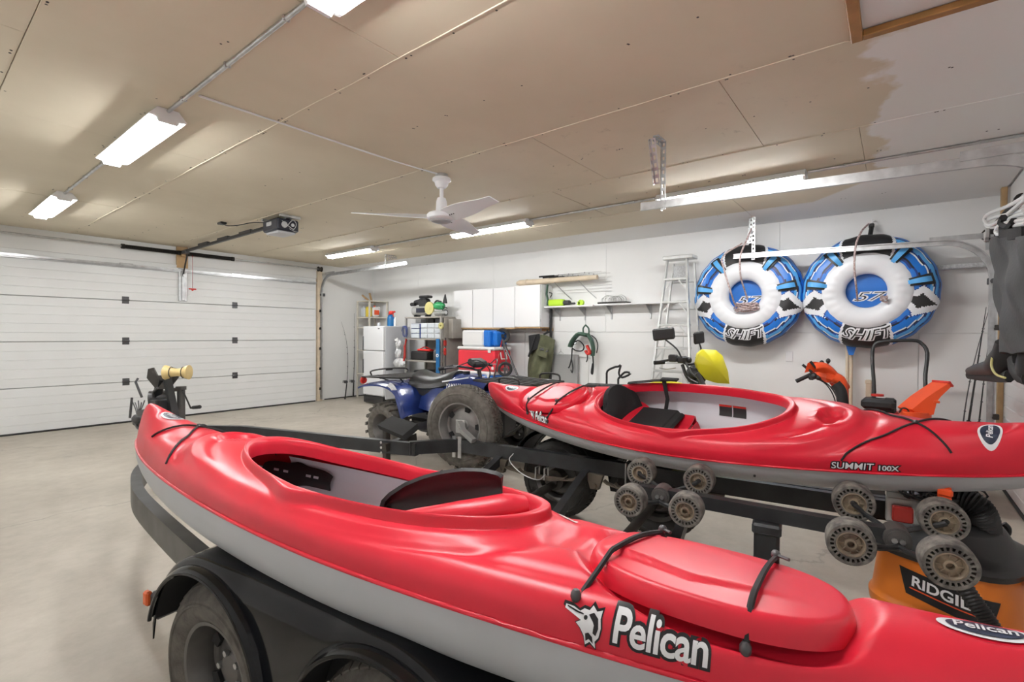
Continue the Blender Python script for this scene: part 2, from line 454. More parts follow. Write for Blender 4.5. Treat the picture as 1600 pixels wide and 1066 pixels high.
# attic hatch
hatch = struct('trim_1', MB().box(((HX0+HX1)/2, (HY0+HY1)/2, H+.012), (HX1-HX0, HY1-HY0, .012)), 'fixture_white', 'white attic hatch panel in a wooden frame')
for c, d in ((((HX0+HX1)/2, HY1-.022, H-.012), (HX1-HX0, .044, .03)), (((HX0+HX1)/2, HY0+.022, H-.012), (HX1-HX0, .044, .03)),
             ((HX1-.022, (HY0+HY1)/2, H-.012), (.044, HY1-HY0-.09, .03)), ((HX0+.022, (HY0+HY1)/2, H-.012), (.044, HY1-HY0-.09, .03))):
    obj('hatch_frame_board', MB().box(c, d, b=.003), 'trim_wood', hatch)

# walls
struct('wall_left', MB().box((XL-.06, (YA+YC)/2, H/2), (.12, YA-YC, H)), 'white_wall')
wr = struct('wall_right', MB().box((XB+.07, (YA+YC)/2, H/2), (.12, YA-YC, H)), 'white_wall')
# wall boards: lower row and upper row with a level joint at 1.40 m
ys = [YC, -.2, 2.24, 3.68, 4.9, 6.3, 8.0, YA]
for a, b in zip(ys[:-1], ys[1:]):
    obj('wall_board', MB().box((XB+.004, (a+b)/2, .70), (.012, b-a-.005, 1.394), b=.0015), 'white_wall', wr)
ys = [YC, 1.1, 3.4, 5.6, 7.6, YA]
for a, b in zip(ys[:-1], ys[1:]):
    obj('wall_board', MB().box((XB+.004, (a+b)/2, (1.404+H)/2), (.012, b-a-.002, H-1.406), b=.001), 'white_wall', wr)
mb = MB().box((XB-.006, .98, 1.12), (.012, .075, .12), b=.004).box((XB-.013, .98, 1.12), (.004, .04, .07), b=.001)
obj('outlet', mb, 'cabinet_white', wr)
mb = MB().box((XB-.006, 4.02, 1.18), (.012, .075, .12), b=.004); obj('outlet', mb, 'cabinet_white', wr)
# far wall with the wide door opening (x .52 .. 5.36)
DX0, DX1 = .48, 5.20
mb = MB().box(((XL+DX0)/2, YA+.06, H/2), (DX0-XL, .12, H)).box(((DX1+XB)/2+.03, YA+.06, H/2), (XB-DX1-.06, .12, H)).box(((DX0+DX1)/2, YA+.09, (H+2.42)/2), (DX1-DX0+.2, .06, H-2.42))
struct('wall_back', mb, 'white_wall')
# near wall with the second door
EX0, EX1 = 3.45, 6.22
mb = MB().box(((XL+EX0)/2, YC-.06, H/2), (EX0-XL, .12, H)).box(((EX1+XB)/2+.03, YC-.06, H/2), (XB-EX1-.06, .12, H)).box(((EX0+EX1)/2, YC-.07, (H+2.15)/2), (EX1-EX0+.2, .1, H-2.15))
struct('wall_front', mb, 'white_wall')
struct('baseboard_right', MB().box((XB-.008, 1.2, .05), (.012, 3.9, .1), b=.003), 'white_wall')

# sectional doors
def section_door(name, x0, x1, y, sgn, hsec, n, hinge_x, strut=True):
    """sgn = direction from the door into the room along Y"""
    d = struct(name, MB().box(((x0+x1)/2, y-sgn*.045, hsec*n/2), (x1-x0+.1, .02, hsec*n)), 'door_white')
    for i in range(n):
        z0 = i*hsec+.003; z1 = (i+1)*hsec-.003; prof = []
        k = 5
        prof.append((z0, .0)); prof.append((z0+.004, .012))
        for j in range(1, k):
            zz = z0+(z1-z0)*j/k
            prof += [(zz-.007, .012), (zz, .005), (zz+.003, .012)]
        prof += [(z1-.004, .012), (z1, .0)]
        prof = [(z1, -.03), (z0, -.03)]+prof
        mb = MB()
        mb.prism([(b, a) for a, b in prof], (x0, y, 0), (0, sgn, 0), (0, 0, 1), (x1-x0, 0, 0))
        s_ = obj('door_section', mb, 'door_white', d, ang=20)
        if i:
            for hx in hinge_x:
                mb = MB().box((hx, y+sgn*.016, z0+.028), (.085, .006, .05), b=.002).box((hx, y+sgn*.016, z0-.03), (.085, .006, .045), b=.002)
                mb.cyl((hx-.045, y+sgn*.022, z0), (hx+.045, y+sgn*.022, z0), .010, n=10)
                for a in (-.028, .028): mb.cyl((hx+a, y+sgn*.018, z0+.035), (hx+a, y+sgn*.026, z0+.035), .006, n=6)
                obj('hinge', mb, 'gunmetal', s_)
    obj('bottom_seal', MB().box(((x0+x1)/2, y, .012), (x1-x0, .06, .024), b=.008), 'black_rubber', d)
    return d
d1 = section_door('door_1', DX0+.01, DX1-.01, 9.04, -1, .61, 4, (2.16, 3.69))
# head board of the far door, upper edge strip and strut
struct('trim_2', MB().box(((DX0+DX1)/2, 9.08, 2.585), (DX1-DX0+.3, .04, .29), b=.004), 'white_wall', 'white head board above the wide garage door')
mb = MB().sqtube([(DX0+.02, 8.985, 2.355), (DX1-.02, 8.985, 2.355)], .05, .012).box(((DX0+DX1)/2, 9.0, 2.345), (DX1-DX0-.04, .006, .05)).box(((DX0+DX1)/2, 8.965, 2.345), (DX1-DX0-.04, .006, .022))
for hx in (2.16, 3.69): mb.box((hx, 8.97, 2.36), (.16, .03, .035), b=.004)
obj('strut', mb, 'galvanized', d1)
mb = MB().box((2.9, 9.015, 2.12), (.12, .03, .52), b=.004).box((2.9, 8.99, 2.12), (.05, .02, .5), b=.006).cyl((2.9, 8.975, 2.27), (2.9, 8.94, 2.27), .02)
obj('operator_bracket', mb, 'galvanized', d1)
d2 = section_door('door_2', EX0+.01, EX1-.01, YC-.01, 1, .535, 4, (4.1, 5.5))
# wooden jambs
struct('trim_3', MB().box((5.28, 9.055, 1.30), (.10, .09, 2.60), b=.004), 'pale_wood', 'bare wooden jamb right of the wide garage door')
struct('trim_4', MB().box((6.29, YC+.02, H/2), (.07, .04, H), b=.003), 'raw_wood', 'bare wooden jamb beside the second garage door')
struct('trim_5', MB().box((.40, 9.055, 1.30), (.10, .09, 2.60), b=.004), 'pale_wood', 'bare wooden jamb left of the wide garage door')
struct('baseboard_back', MB().box(((5.4+XB)/2, YA-.008, .012), (XB-5.45, .02, .02)), 'black_rubber')

# torsion shafts
def torsion(yy, z, x0, x1, springs, label, rod=.013):
    t = thing('torsion_spring_shaft', label, 'garage door spring', ((x0+x1)/2, yy, z))
    obj('shaft', MB().cyl((x0, yy, z), (x1, yy, z), rod, n=12), 'galvanized', t)
    for a, b in springs:
        mb = MB(); n = int(abs(b-a)/.012); pr = []
        for i in range(n): pr += [(.024, i*.012), (.031, i*.012+.003), (.031, i*.012+.008)]
        pr.append((.024, n*.012)); mb.lathe(pr, (a, yy, z), (1, 0, 0), 14)
        for q in (a, b-.04): mb.cyl((q, yy, z), (q+.04, yy, z), .036, n=16)
        obj('spring', mb, 'spring_black', t)
    for q in (x0+.05, x1-.05):
        mb = MB(); pr = [(.02, 0), (.05, 0), (.05, .008)]+[(.036+.003*(i % 2), .008+i*.008) for i in range(7)]+[(.05, .066), (.05, .074), (.02, .074)]
        mb.lathe(pr, (q-.03, yy, z), (1, 0, 0), 20); obj('cable_drum', mb, 'dark_steel', t)
    return t
t1 = torsion(8.98, 2.625, DX0-.05, 5.30, [(2.1, 2.86), (2.94, 3.66)], 'steel shaft with two long black springs above wide door')
obj('centre_bracket', MB().box((2.9, 9.04, 2.56), (.16, .03, .34), b=.003).box((2.9, 9.0, 2.62), (.06, .06, .10), b=.004), 'raw_wood', t1, label='wooden centre block')
t2 = torsion(-.66, 2.30, 3.3, 6.22, [(4.7, 5.95)], 'steel shaft with dark spring holding the white hangers')
mb = MB().box((6.24, -.72, 2.26), (.012, .14, .18)).cyl((6.20, -.66, 2.3), (6.28, -.66, 2.3), .045, n=20)
obj('end_bracket', mb, 'galvanized', t2)

# door tracks: thing > rail, vertical_rail, hanger (punched angle), bracket
def cprof(mb, pts, up, w_=.055, d=.022, open_side=1):
    p = [Vector(q) for q in pts]; L = len(p); vs = []; sec = [(-.5, 0), (-.5, 1), (-.32, 1), (-.32, .82), (-.42, .82), (-.42, .12), (.42, .12), (.42, .82), (.32, .82), (.32, 1), (.5, 1), (.5, 0)]
    sd0 = Vector(up)
    for i in range(L):
        d_ = vnorm(p[min(i+1, L-1)]-p[max(i-1, 0)]); u2 = d_.cross(sd0).normalized()
        vs += [p[i]+u2*(a*w_)+sd0*(b*d*open_side) for a, b in sec]
    n = len(sec)
    fs = [(i*n+k, i*n+(k+1) % n, i*n+n+(k+1) % n, i*n+n+k) for i in range(L-1) for k in range(n)]
    fs += [list(range(n)), [(L-1)*n+k for k in range(n)]]
    mb.add(vs, fs)
def punched(mb, a, b, wd, leg=.038, n=None):
    """perforated angle iron from a to b, flange along wd"""
    a = Vector(a); b = Vector(b); d = b-a; L = d.length; d.normalize(); wd = vnorm(wd); nn = d.cross(wd).normalized()
    n = n or max(3, int(L/.045)); st = L/n
    for q, e in ((wd, nn), (nn, wd)):
        for s0 in (0, leg-.010):
            mb.add([a+q*s0+d*k for k in (0, L)]+[a+q*(s0+.010)+d*k for k in (L, 0)]+[a+q*s0+d*k+e*.0025 for k in (0, L)]+[a+q*(s0+.010)+d*k+e*.0025 for k in (L, 0)],
                   [(0, 1, 2, 3), (7, 6, 5, 4), (0, 1, 5, 4), (1, 2, 6, 5), (2, 3, 7, 6), (3, 0, 4, 7)])
        for i in range(n+1):
            t0 = max(0, i*st-.012); t1_ = min(L, i*st+.012)
            mb.add([a+q*.009+d*t0, a+q*.009+d*t1_, a+q*(leg-.009)+d*t1_, a+q*(leg-.009)+d*t0, a+q*.009+d*t0+e*.0024, a+q*.009+d*t1_+e*.0024, a+q*(leg-.009)+d*t1_+e*.0024, a+q*(leg-.009)+d*t0+e*.0024],
                   [(0, 1, 2, 3), (7, 6, 5, 4), (0, 1, 5, 4), (1, 2, 6, 5), (2, 3, 7, 6), (3, 0, 4, 7)])
def door_track(label, x, y0, sg, ztop, yend, zend, side, hang_y, ext=.13, rad=.36, hung=True, sway=0):
    """vertical rail at y0 rising to a curve, then running to yend; sg = direction into the room"""
    t = thing('door_track', label, 'garage door track', (x, y0, 0))
    mb = MB(); cprof(mb, [(x, y0, .04), (x, y0, ztop-rad)], (side, 0, 0)); obj('vertical_rail', mb, 'galvanized', t)
    pts = [(x, y0+sg*(rad-rad*math.cos(a)), ztop-rad+rad*math.sin(a)) for a in [PI/2*k/12 for k in range(13)]]
    pts.append((x, yend, zend)); mb = MB(); cprof(mb, pts, (side, 0, 0)); obj('horizontal_rail', mb, 'galvanized', t)
    # flat angle riding on the horizontal rail
    a = y0+sg*.02
    mb = MB().box((x-side*.004, (a+yend)/2, (ztop+zend)/2+.0275), (.004, abs(yend-a), .05)).box((x-side*.018, (a+yend)/2, (ztop+zend)/2+.052), (.03, abs(yend-a), .004))
    mb.box((x-side*.004, y0+sg*.25, ztop+.03), (.004, .5, .06)); mb = MB().box((x-side*.004, y0+sg*.22, ztop+.035), (.004, .44, .05))
    obj('flag_angle', mb, 'galvanized', t)
    for z in (.25, .65, 1.05, 1.45, 1.8):
        mb = MB().box((x+side*.012, y0-sg*.035, z), (.05, .04, .05), b=.004).cyl((x+side*.03, y0-sg*.02, z-.01), (x+side*.045, y0-sg*.02, z-.01), .012, n=8)
        obj('track_bracket', mb, 'dark_steel', t)
    mb = MB().cyl((x-side*.02, y0, ztop-rad-.02), (x+side*.03, y0, ztop-rad-.02), .022, n=12).box((x-side*.03, y0+sg*.01, ztop-rad-.02), (.05, .05, .06), b=.006)
    obj('roller_hinge', mb, 'gunmetal', t)
    if hung:
        mb = MB(); punched(mb, (x-side*.006, hang_y, zend-.05), (x-side*.006, hang_y, H-.003), (0, -sg, 0)); obj('hanger', mb, 'galvanized', t)
        mb = MB(); punched(mb, (x-side*.008-sway, hang_y, H-.004), (x-side*.008, hang_y+sg*.0, H-.004), (0, -sg, 0))
        punched(mb, (x-side*.01-sway, hang_y+sg*.02, H-.02), (x-side*.008, hang_y+sg*.04, zend+.14), (0, -sg, 0)); obj('brace', mb, 'galvanized', t)
    return t
door_track('galvanized track curving from wide door jamb by the fridge', 5.30, 8.98, -1, 2.50, 6.39, 2.53, -1, 6.94, sway=-.2)
door_track('galvanized track on the left side of the wide door', .45, 8.98, -1, 2.50, 6.39, 2.53, 1, 6.94)
door_track('galvanized track curving down beside the fishing rods', 6.12, -.69, 1, 2.25, 1.5, 2.29, -1, 1.31)
door_track('long galvanized track hung from ceiling by punched angle brace', 3.38, -.69, 1, 2.25, 1.47, 2.30, 1, 1.32, sway=.14)

# ================================================================ CEILING THINGS
lamps = [(1.06, 4.15, 'two-tube fluorescent fixture in left row, nearest the camera'), (1.06, 7.05, 'small-looking far fluorescent fixture in left row near wide door'), (1.06, 1.2, 'two-tube fluorescent fixture directly above the near kayak'),
         (4.68, 1.22, 'fluorescent fixture behind the long hung track'), (4.68, 4.05, 'fluorescent fixture just beyond the ceiling fan'), (4.68, 7.05, 'farthest fluorescent fixture in right row above the fridge corner')]
def fluoro(x, y, label):
    t = thing('fluorescent_fixture', label, 'ceiling light', (x, y, H), group='fluorescent fixtures on the ceiling')
    mb = MB().prism([(-.055, 0), (-.102, -.054), (-.098, -.057), (-.060, -.030), (-.02, -.045), (.02, -.045), (.060, -.030), (.098, -.057), (.102, -.054), (.055, 0)], (x, y-.61, H-.003), (1, 0, 0), (0, 0, 1), (0, 1.22, 0))
    obj('housing', mb, 'fixture_white', t)
    for s in (-1, 1):
        mb = MB().prism([(-.055, 0), (-.10, -.055), (-.06, -.062), (-.05, -.086), (.05, -.086), (.06, -.062), (.10, -.055), (.055, 0)], (x, y+s*.61, H-.003), (1, 0, 0), (0, 0, 1), (0, s*.02, 0))
        obj('end_cap', mb, 'fixture_white', t)
        obj('tube_lamp', MB().cyl((x+s*.034, y-.6, H-.071), (x+s*.034, y+.6, H-.071), .0145, n=12), 'lamp_tube', t)
    return t
for x, y, l in lamps: fluoro(x, y, l)
def conduit(x, spans, label):
    t = thing('conduit', label, 'electrical conduit', (x, spans[0][0], H))
    for a, b in spans:
        obj('pipe', MB().cyl((x, a, H-.016), (x, b, H-.016), .011, n=10), 'galvanized', t)
        for k in (a+.25, (a+b)/2, b-.25): obj('strap', MB().box((x, k, H-.015), (.036, .014, .026), b=.006), 'galvanized', t)
conduit(1.06, [(-.7, .57), (1.83, 3.52), (4.78, 6.42)], 'metal conduit joining the left row of lights')
conduit(4.68, [(-.7, .58), (1.85, 3.42), (4.68, 6.42)], 'metal conduit joining the right row of lights')

# fan
fx, fy = 2.93, 3.08
fan = thing('ceiling_fan', 'white three-blade ceiling fan on a short downrod', 'ceiling fan', (fx, fy, H))
obj('ceiling_box', MB().cyl((fx, fy, H-.035), (fx, fy, H-.003), .055, n=20), 'galvanized', fan)
obj('canopy', MB().lathe([(.0, .0), (.075, 0), (.08, -.02), (.06, -.035), (.055, -.06), (.035, -.085), (0, -.085)], (fx, fy, H-.035), n=32), 'fan_white', fan)
obj('downrod', MB().cyl((fx, fy, H-.11), (fx, fy, H-.28), .017, n=16), 'fan_white', fan)
obj('motor_housing', MB().lathe([(.0, 0), (.035, 0), (.045, -.03), (.05, -.115), (.055, -.125), (.11, -.13), (.125, -.145), (.125, -.175), (.115, -.185), (.085, -.195), (0, -.197)], (fx, fy, H-.205), n=40), 'fan_white', fan)
obj('motor_cap', MB().lathe([(0, -.02), (.06, -.018), (.085, -.008), (.088, 0), (0, 0)], (fx, fy, H-.398), n=32), 'fan_grey', fan)
hub = Vector((fx, fy, H-.375))
for th in (-50, -170, 70):
    dd_ = RT*math.cos(math.radians(th))+FW*math.sin(math.radians(th)); ang = math.atan2(dd_.y, dd_.x)
    def bl(u, v, a=ang):
        r = .10+.64*u; w0 = .08+.02*math.sin(PI*min(1, u*1.3))-.03*u; x = (v-.5)*2*w0
        tw = -.42+.16*u
        d = Vector((math.cos(a), math.sin(a), 0)); s = Vector((-math.sin(a), math.cos(a), 0))
        return hub+d*r+s*(x*math.cos(tw))+Vector((0, 0, x*math.sin(tw)+.012))
    b_ = obj('blade', MB().sheet(bl, 12, 6, .006), 'fan_white', fan)
    d = Vector((math.cos(ang), math.sin(ang), 0)); mb = MB()
    for k in (.13, .16, .19): mb.sph(hub+d*k+Vector((0, 0, .004)), .006, 8)
    obj('blade_screw', mb, 'gunmetal', b_)

# door opener
ox = 2.88
op = thing('garage_door_opener', 'dark navy garage door opener motor with long black rail', 'door opener', (ox, 5.75, 2.5))
mb = MB(); z0, z1 = 2.535, 2.70
poly = [(-.13, .15), (.13, .15), (.115, 0), (-.115, 0)]
mb.box((ox, 5.78, 2.625), (.26, .36, .14), b=.015); obj('motor_case', mb, 'cover_navy', op)
mb = MB().box((ox, 5.78, 2.545), (.22, .30, .03), b=.012); obj('lamp_lens', mb, 'appliance_side', op)
mb = MB().box((ox, 5.78, 2.703), (.07, .52, .012)).box((ox, 5.56, 2.715), (.24, .03, .03)).box((ox, 6.0, 2.715), (.24, .03, .03)); obj('mounting_strap', mb, 'galvanized', op)
mb = MB().box((ox-.131, 5.8, 2.64), (.003, .12, .045)); obj('case_label', mb, 'sticker', op)
mb = MB().cyl((ox-.05, 5.598, 2.62), (ox-.05, 5.585, 2.62), .035, n=18).cyl((ox+.05, 5.598, 2.63), (ox+.05, 5.59, 2.63), .02, n=14)
mb.tube([(ox-.08, 5.59, 2.66), (ox-.02, 5.55, 2.60), (ox+.05, 5.57, 2.58), (ox+.09, 5.59, 2.65), (ox+.03, 5.56, 2.68), (ox-.03, 5.58, 2.6)], .004, 6, sm=5)
mb.tube([(ox, 5.58, 2.58), (ox+.03, 5.5, 2.54), (ox+.07, 5.42, 2.53)], .002, 5, sm=4); obj('rear_wiring', mb, 'bag_translucent', op)
mb = MB().sqtube([(ox, 5.96, 2.665), (ox, 9.0, 2.64)], .035, .035)
for k in (6.7, 7.4, 8.1): mb.box((ox, k, 2.668), (.045, .34, .05), b=.003)
obj('rail', mb, 'black_plastic', op)
mb = MB().box((ox, 8.83, 2.625), (.06, .16, .05), b=.005); obj('trolley', mb, 'gunmetal', op)
obj('door_arm', MB().tube([(ox+.03, 8.84, 2.6), (ox+.02, 8.90, 2.45), (ox+.01, 8.97, 2.27)], .011, 6), 'black_plastic', op)
mb = MB().tube([(ox-.02, 5.96, 2.69), (ox-.15, 6.15, 2.70), (ox-.28, 6.28, 2.66), (ox-.33, 6.45, 2.67), (ox-.33, 6.6, 2.72)], .006, 6, sm=5).box((ox-.33, 6.6, 2.718), (.07, .11, .028), b=.005)
obj('power_cord', mb, 'black_plastic', op)
mb = MB().cyl((3.0, 8.9, 2.6), (3.0, 8.9, 2.07), .003, n=6); rp = thing('release_cord', 'thin release cord ending in small red handle', 'pull cord', (3.0, 8.9, 2.05))
obj('cord', mb, 'red_lens', rp); obj('handle', MB().box((3.0, 8.9, 2.055), (.11, .02, .022), b=.008).box((3.0, 8.9, 2.04), (.03, .02, .03), b=.008), 'red', rp)
# ================================================================ KAYAKS
KL = 3.32
def kW(u):
    a = min(1, abs(u)); return .308*max(0, 1-a**1.85)**1.1+.034*max(0, 1-a**14)**.5
def kzs(u): a = abs(u); return .19-.022*a**2.5+.05*a**9
def kzk(u): a = abs(u); return .135*a**3.6+.045*a**14
def kHs(u): return .106+.03*abs(u)**4
def kcr(u): return .014+(.052 if u > 0 else .03)*abs(u)**2.2
OYC, OHL, OHW = .10, .565, .268
def coam(x, y):     # signed distance-like value, >0 inside the coaming plateau
    t = abs((y-.225)/.765); u = abs(x)/(.318-.02*(y-.2))
    return 1-(t**2.5+u**2.5)**(1/2.5)
def kF(x, y, red=True):
    f = .0
    c = coam(x, y)
    f += (.008+.014*float(sstep(.45, .75, y)))*sstep(-.01, .05, c)-.008*math.exp(-((c+.05)/.03)**2)
    # second soft ridge inside the plateau in front of the opening
    f -= .008*math.exp(-((c-.17)/.03)**2)*sstep(.60, .74, y)
    # cup holder
    r = math.hypot(x/.078, (y-.86)/.060); f -= .034*sstep(1.0, .72, r); f += .005*math.exp(-((r-1.2)/.12)**2)
    # bow : dished triangle before the coaming, raised spine ahead
    if y > .9:
        s = sstep(.95, 1.1, y)*sstep(1.52, 1.3, y)
        f -= .012*s*math.exp(-((abs(x)-.10)/.045)**2)
    # stern hatch well
    r = (abs(x/.225)**2.4+abs((y+.915)/.285)**2.4)**(1/2.4)
    f -= .030*sstep(1.06, .90, r)
    # scoop in front of the hatch
    r2 = math.hypot(x/.12, (y+.60)/.085); f -= .018*sstep(1.1, .5, r2)
    # two shallow side steps along the stern deck
    if y < -.3: f -= .008*math.exp(-((abs(x)-.27+.16*(abs(y)-.3))/.022)**2)*sstep(-.3, -.45, y)*sstep(-1.35, -1.2, y)
    # stern badge seat
    for yb in (-1.36, 1.40):
        r3 = math.hypot(x/.05, (y-yb)/.075); f -= .006*sstep(1.1, .8, r3)
    return f
def kdeck(x, y, lift=0):
    u = max(-1, min(1, y/(KL/2))); W = max(kW(u), 1e-4); a = min(1, abs(x)/W); n = 3.6
    E_ = max(0, 1-abs(u)**46)**.3
    z = kzs(u)+kHs(u)*(max(0, 1-a**n))**(1/n)*E_+kcr(u)*(1-a*a)*E_
    e = sstep(1.0, .86, a)*E_
    return z+kF(x, y)*e+lift
def ksec(u, h, side):     # point on the red side band, h = 0 seam .. 1 deck
    n = 3.6; W = kW(u); a = (1-h**n)**(1/n)
    return Vector((side*W*a, u*KL/2, kzs(u)+kHs(u)*h+kcr(u)*(1-a*a)))
def ksec_n(u, h, side):
    e = .004; p = ksec(u, h, side); a = ksec(min(.999, u+e), h, side)-p; b = ksec(u, min(.97, h+.02), side)-p
    n = a.cross(b).normalized()
    return n if n.x*side > 0 or (abs(n.x) < .3 and n.z > 0) else -n
def kopen(t):
    c, s = math.cos(t), math.sin(t)
    return (OHW*(abs(s)**.86)*(1 if s >= 0 else -1)*(1-.10*c), OYC+OHL*c)
NT, NR = 600, 104
LD = [.005, .010, .016, .022, .027, .030, .032, .034, .036, .038, .041, .047, .055]; NL = len(LD)
def build_kayak_meshes(deckmat):
    parts = {}
    mb = MB(); vs = []
    for i in range(NT):
        t = 2*PI*i/NT; kx, ky = kopen(t)
        yo = KL/2*math.cos(t); xo = kW(yo/(KL/2))*(1 if math.sin(t) >= 0 else -1)
        if i == 0 or i == NT//2: xo = 0; kx = 0
        # rolled lip of the cockpit
        dx, dy = xo-kx, yo-ky; dl = math.hypot(dx, dy)
        for q in (0, 1, 2):
            d = (-.004, -.006, .0)[q]; x = kx+dx/dl*d; y = ky+dy/dl*d
            vs.append((x, y, kdeck(x, y)+(-.030, .004, .022)[q]))
        for j in range(NR):
            if j < NL: r = LD[j]*min(1, .80/ (LD[-1]/dl) if LD[-1]/dl > .80 else 1)/dl
            else:
                q = (j-NL+1)/(NR-NL); r0 = min(.80, LD[-1]/dl); r = r0+(1-r0)*(1-(1-q)**1.8)
            x = kx+dx*r; y = ky+dy*r
            dd = dl*r; lip = .026*sstep(.040, .030, dd)+.004*math.exp(-((dd-.022)/.008)**2)
            vs.append((x, y, kdeck(x, y)+lip))
    n = NR+3
    mb.add(vs, [(i*n+j, ((i+1) % NT)*n+j, ((i+1) % NT)*n+j+1, i*n+j+1) for i in range(NT) for j in range(n-1)])
    parts['deck'] = (mb, deckmat, 60)
    # moulded flange along the seam
    mb = MB(); us = [math.sin(PI/2*k/60) for k in range(-60, 61)]
    us = [k/70 for k in range(-69, 70)]
    pts = [(kW(u)+.001, u*KL/2, kzs(u)) for u in us]+[(-kW(u)-.001, u*KL/2, kzs(u)) for u in us[::-1]]
    mb.tube(pts, .0055, 6, closed=True); parts['seam_flange'] = (mb, deckmat, 60)
    # hull
    def hull(off, zoff):
        mb = MB(); NU, NP = 120, 40; vs = []
        for i in range(NU):
            u = math.sin(PI/2*(-1+2*i/(NU-1))); W = max(kW(u)-off, .0005)
            for j in range(NP+1):
                th = -PI/2+PI*j/NP; n = 2.5
                c, s = math.cos(th), math.sin(th)
                a = abs(s)**(2/n)*(1 if s >= 0 else -1); h = abs(c)**(2/n)
                zs = kzs(u)-.001; zk = kzk(u)+zoff; rib = -.006*math.exp(-((abs(a)-.55)/.06)**2)*(1-abs(u)**2)
                vs.append((W*a, u*(KL/2-off), zs-(zs-zk)*h-rib*h))
        m_ = NP+1
        mb.add(vs, [(i*m_+j, (i+1)*m_+j, (i+1)*m_+j+1, i*m_+j+1) for i in range(NU-1) for j in range(NP)])
        return mb
    parts['hull'] = (hull(0, 0), 'kayak_hull', 60)
    mb = hull(.012, .014)
    for sd in (-1, 1):
        mb.grid(lambda u, v, sd=sd: (lambda q: (q.x-sd*(.012+.012*v), q.y, q.z-.004))(ksec(-.30+.80*u, .001+.62*v, sd)), 50, 6)
    parts['liner'] = (mb, 'kayak_liner', 60)
    # moulded seat pan with its rear roll
    def seatf(u, v):
        x = (v-.5)*2; y = -.44+.50*u
        return (x*(.200-.02*u), y, .105+.05*(1-u)**2+.035*abs(x)**3)
    mb = MB().sheet(seatf, 20, 22, .012)
    mb.sheet(lambda u, v: ((u-.5)*.36, .06+.015*(1-v), .04+.065*v), 10, 4, .01)
    for s in (-1, 1): mb.sheet(lambda u, v, s=s: (s*(.200-.02*u), -.44+.50*u, .08+.06*v+.05*(1-u)**2*v), 14, 5, .008)
    parts['seat'] = (mb, deckmat, 50)
    mb = MB(); mb.grid(lambda u, v: ((.235-.03*abs(2*v-1)**2)*(2*u-1), -.455+.19*v, .13+.06*math.sin(PI*(.12+.80*v))**.7*(1-.12*abs(2*u-1)**4)), 30, 16)
    parts['seat_roll'] = (mb, deckmat, 60)
    # hatch lid
    def lid(u, v):
        t = 2*PI*u; c, s = math.cos(t), math.sin(t); k = (abs(c)**2.5+abs(s)**2.5)**(-1/2.5)
        X, Y = .203*k*s, -.915+.262*k*c
        q = min(1, v/.55) if v < .55 else 1
        if v < .5:      # wall
            f = v/.5; r = 1-.10*f**2.2; z = .046*math.sin(PI/2*f)**.8
        else:
            f = (v-.5)/.5; r = .90*(1-f); z = .046+.006*(1-(1-f)**2)
        x, y = X*r, -.915+(Y+.915)*r
        w = 0
        if v >= .5:     # raised wedge pressed into the top
            yy = (y+.915)/.26; ww = .62-.35*abs(yy-.1)
            w = .014*sstep(.06, -.02, abs(x)/.2-ww)*sstep(-.75, -.35, yy)*sstep(.9, .72, yy)*(.55+.45*yy)
        return (x, y, kdeck(X*.6, Y*.5-.4575, 0)*0+kdeck(0, -.915)-.012+z+w-.10*(x*x)*1.2+(-.022*((y+.915)))*0)
    mb = MB().grid(lid, 120, 44, cu=True); parts['hatch_lid'] = (mb, deckmat, 60)
    return parts
def kpt(x, y, l=.004): return Vector((x, y, kdeck(x, y)+l))
def kline(a, b, l=.006, n=14):
    return [kpt(a[0]+(b[0]-a[0])*k/n, a[1]+(b[1]-a[1])*k/n, l) for k in range(n+1)]
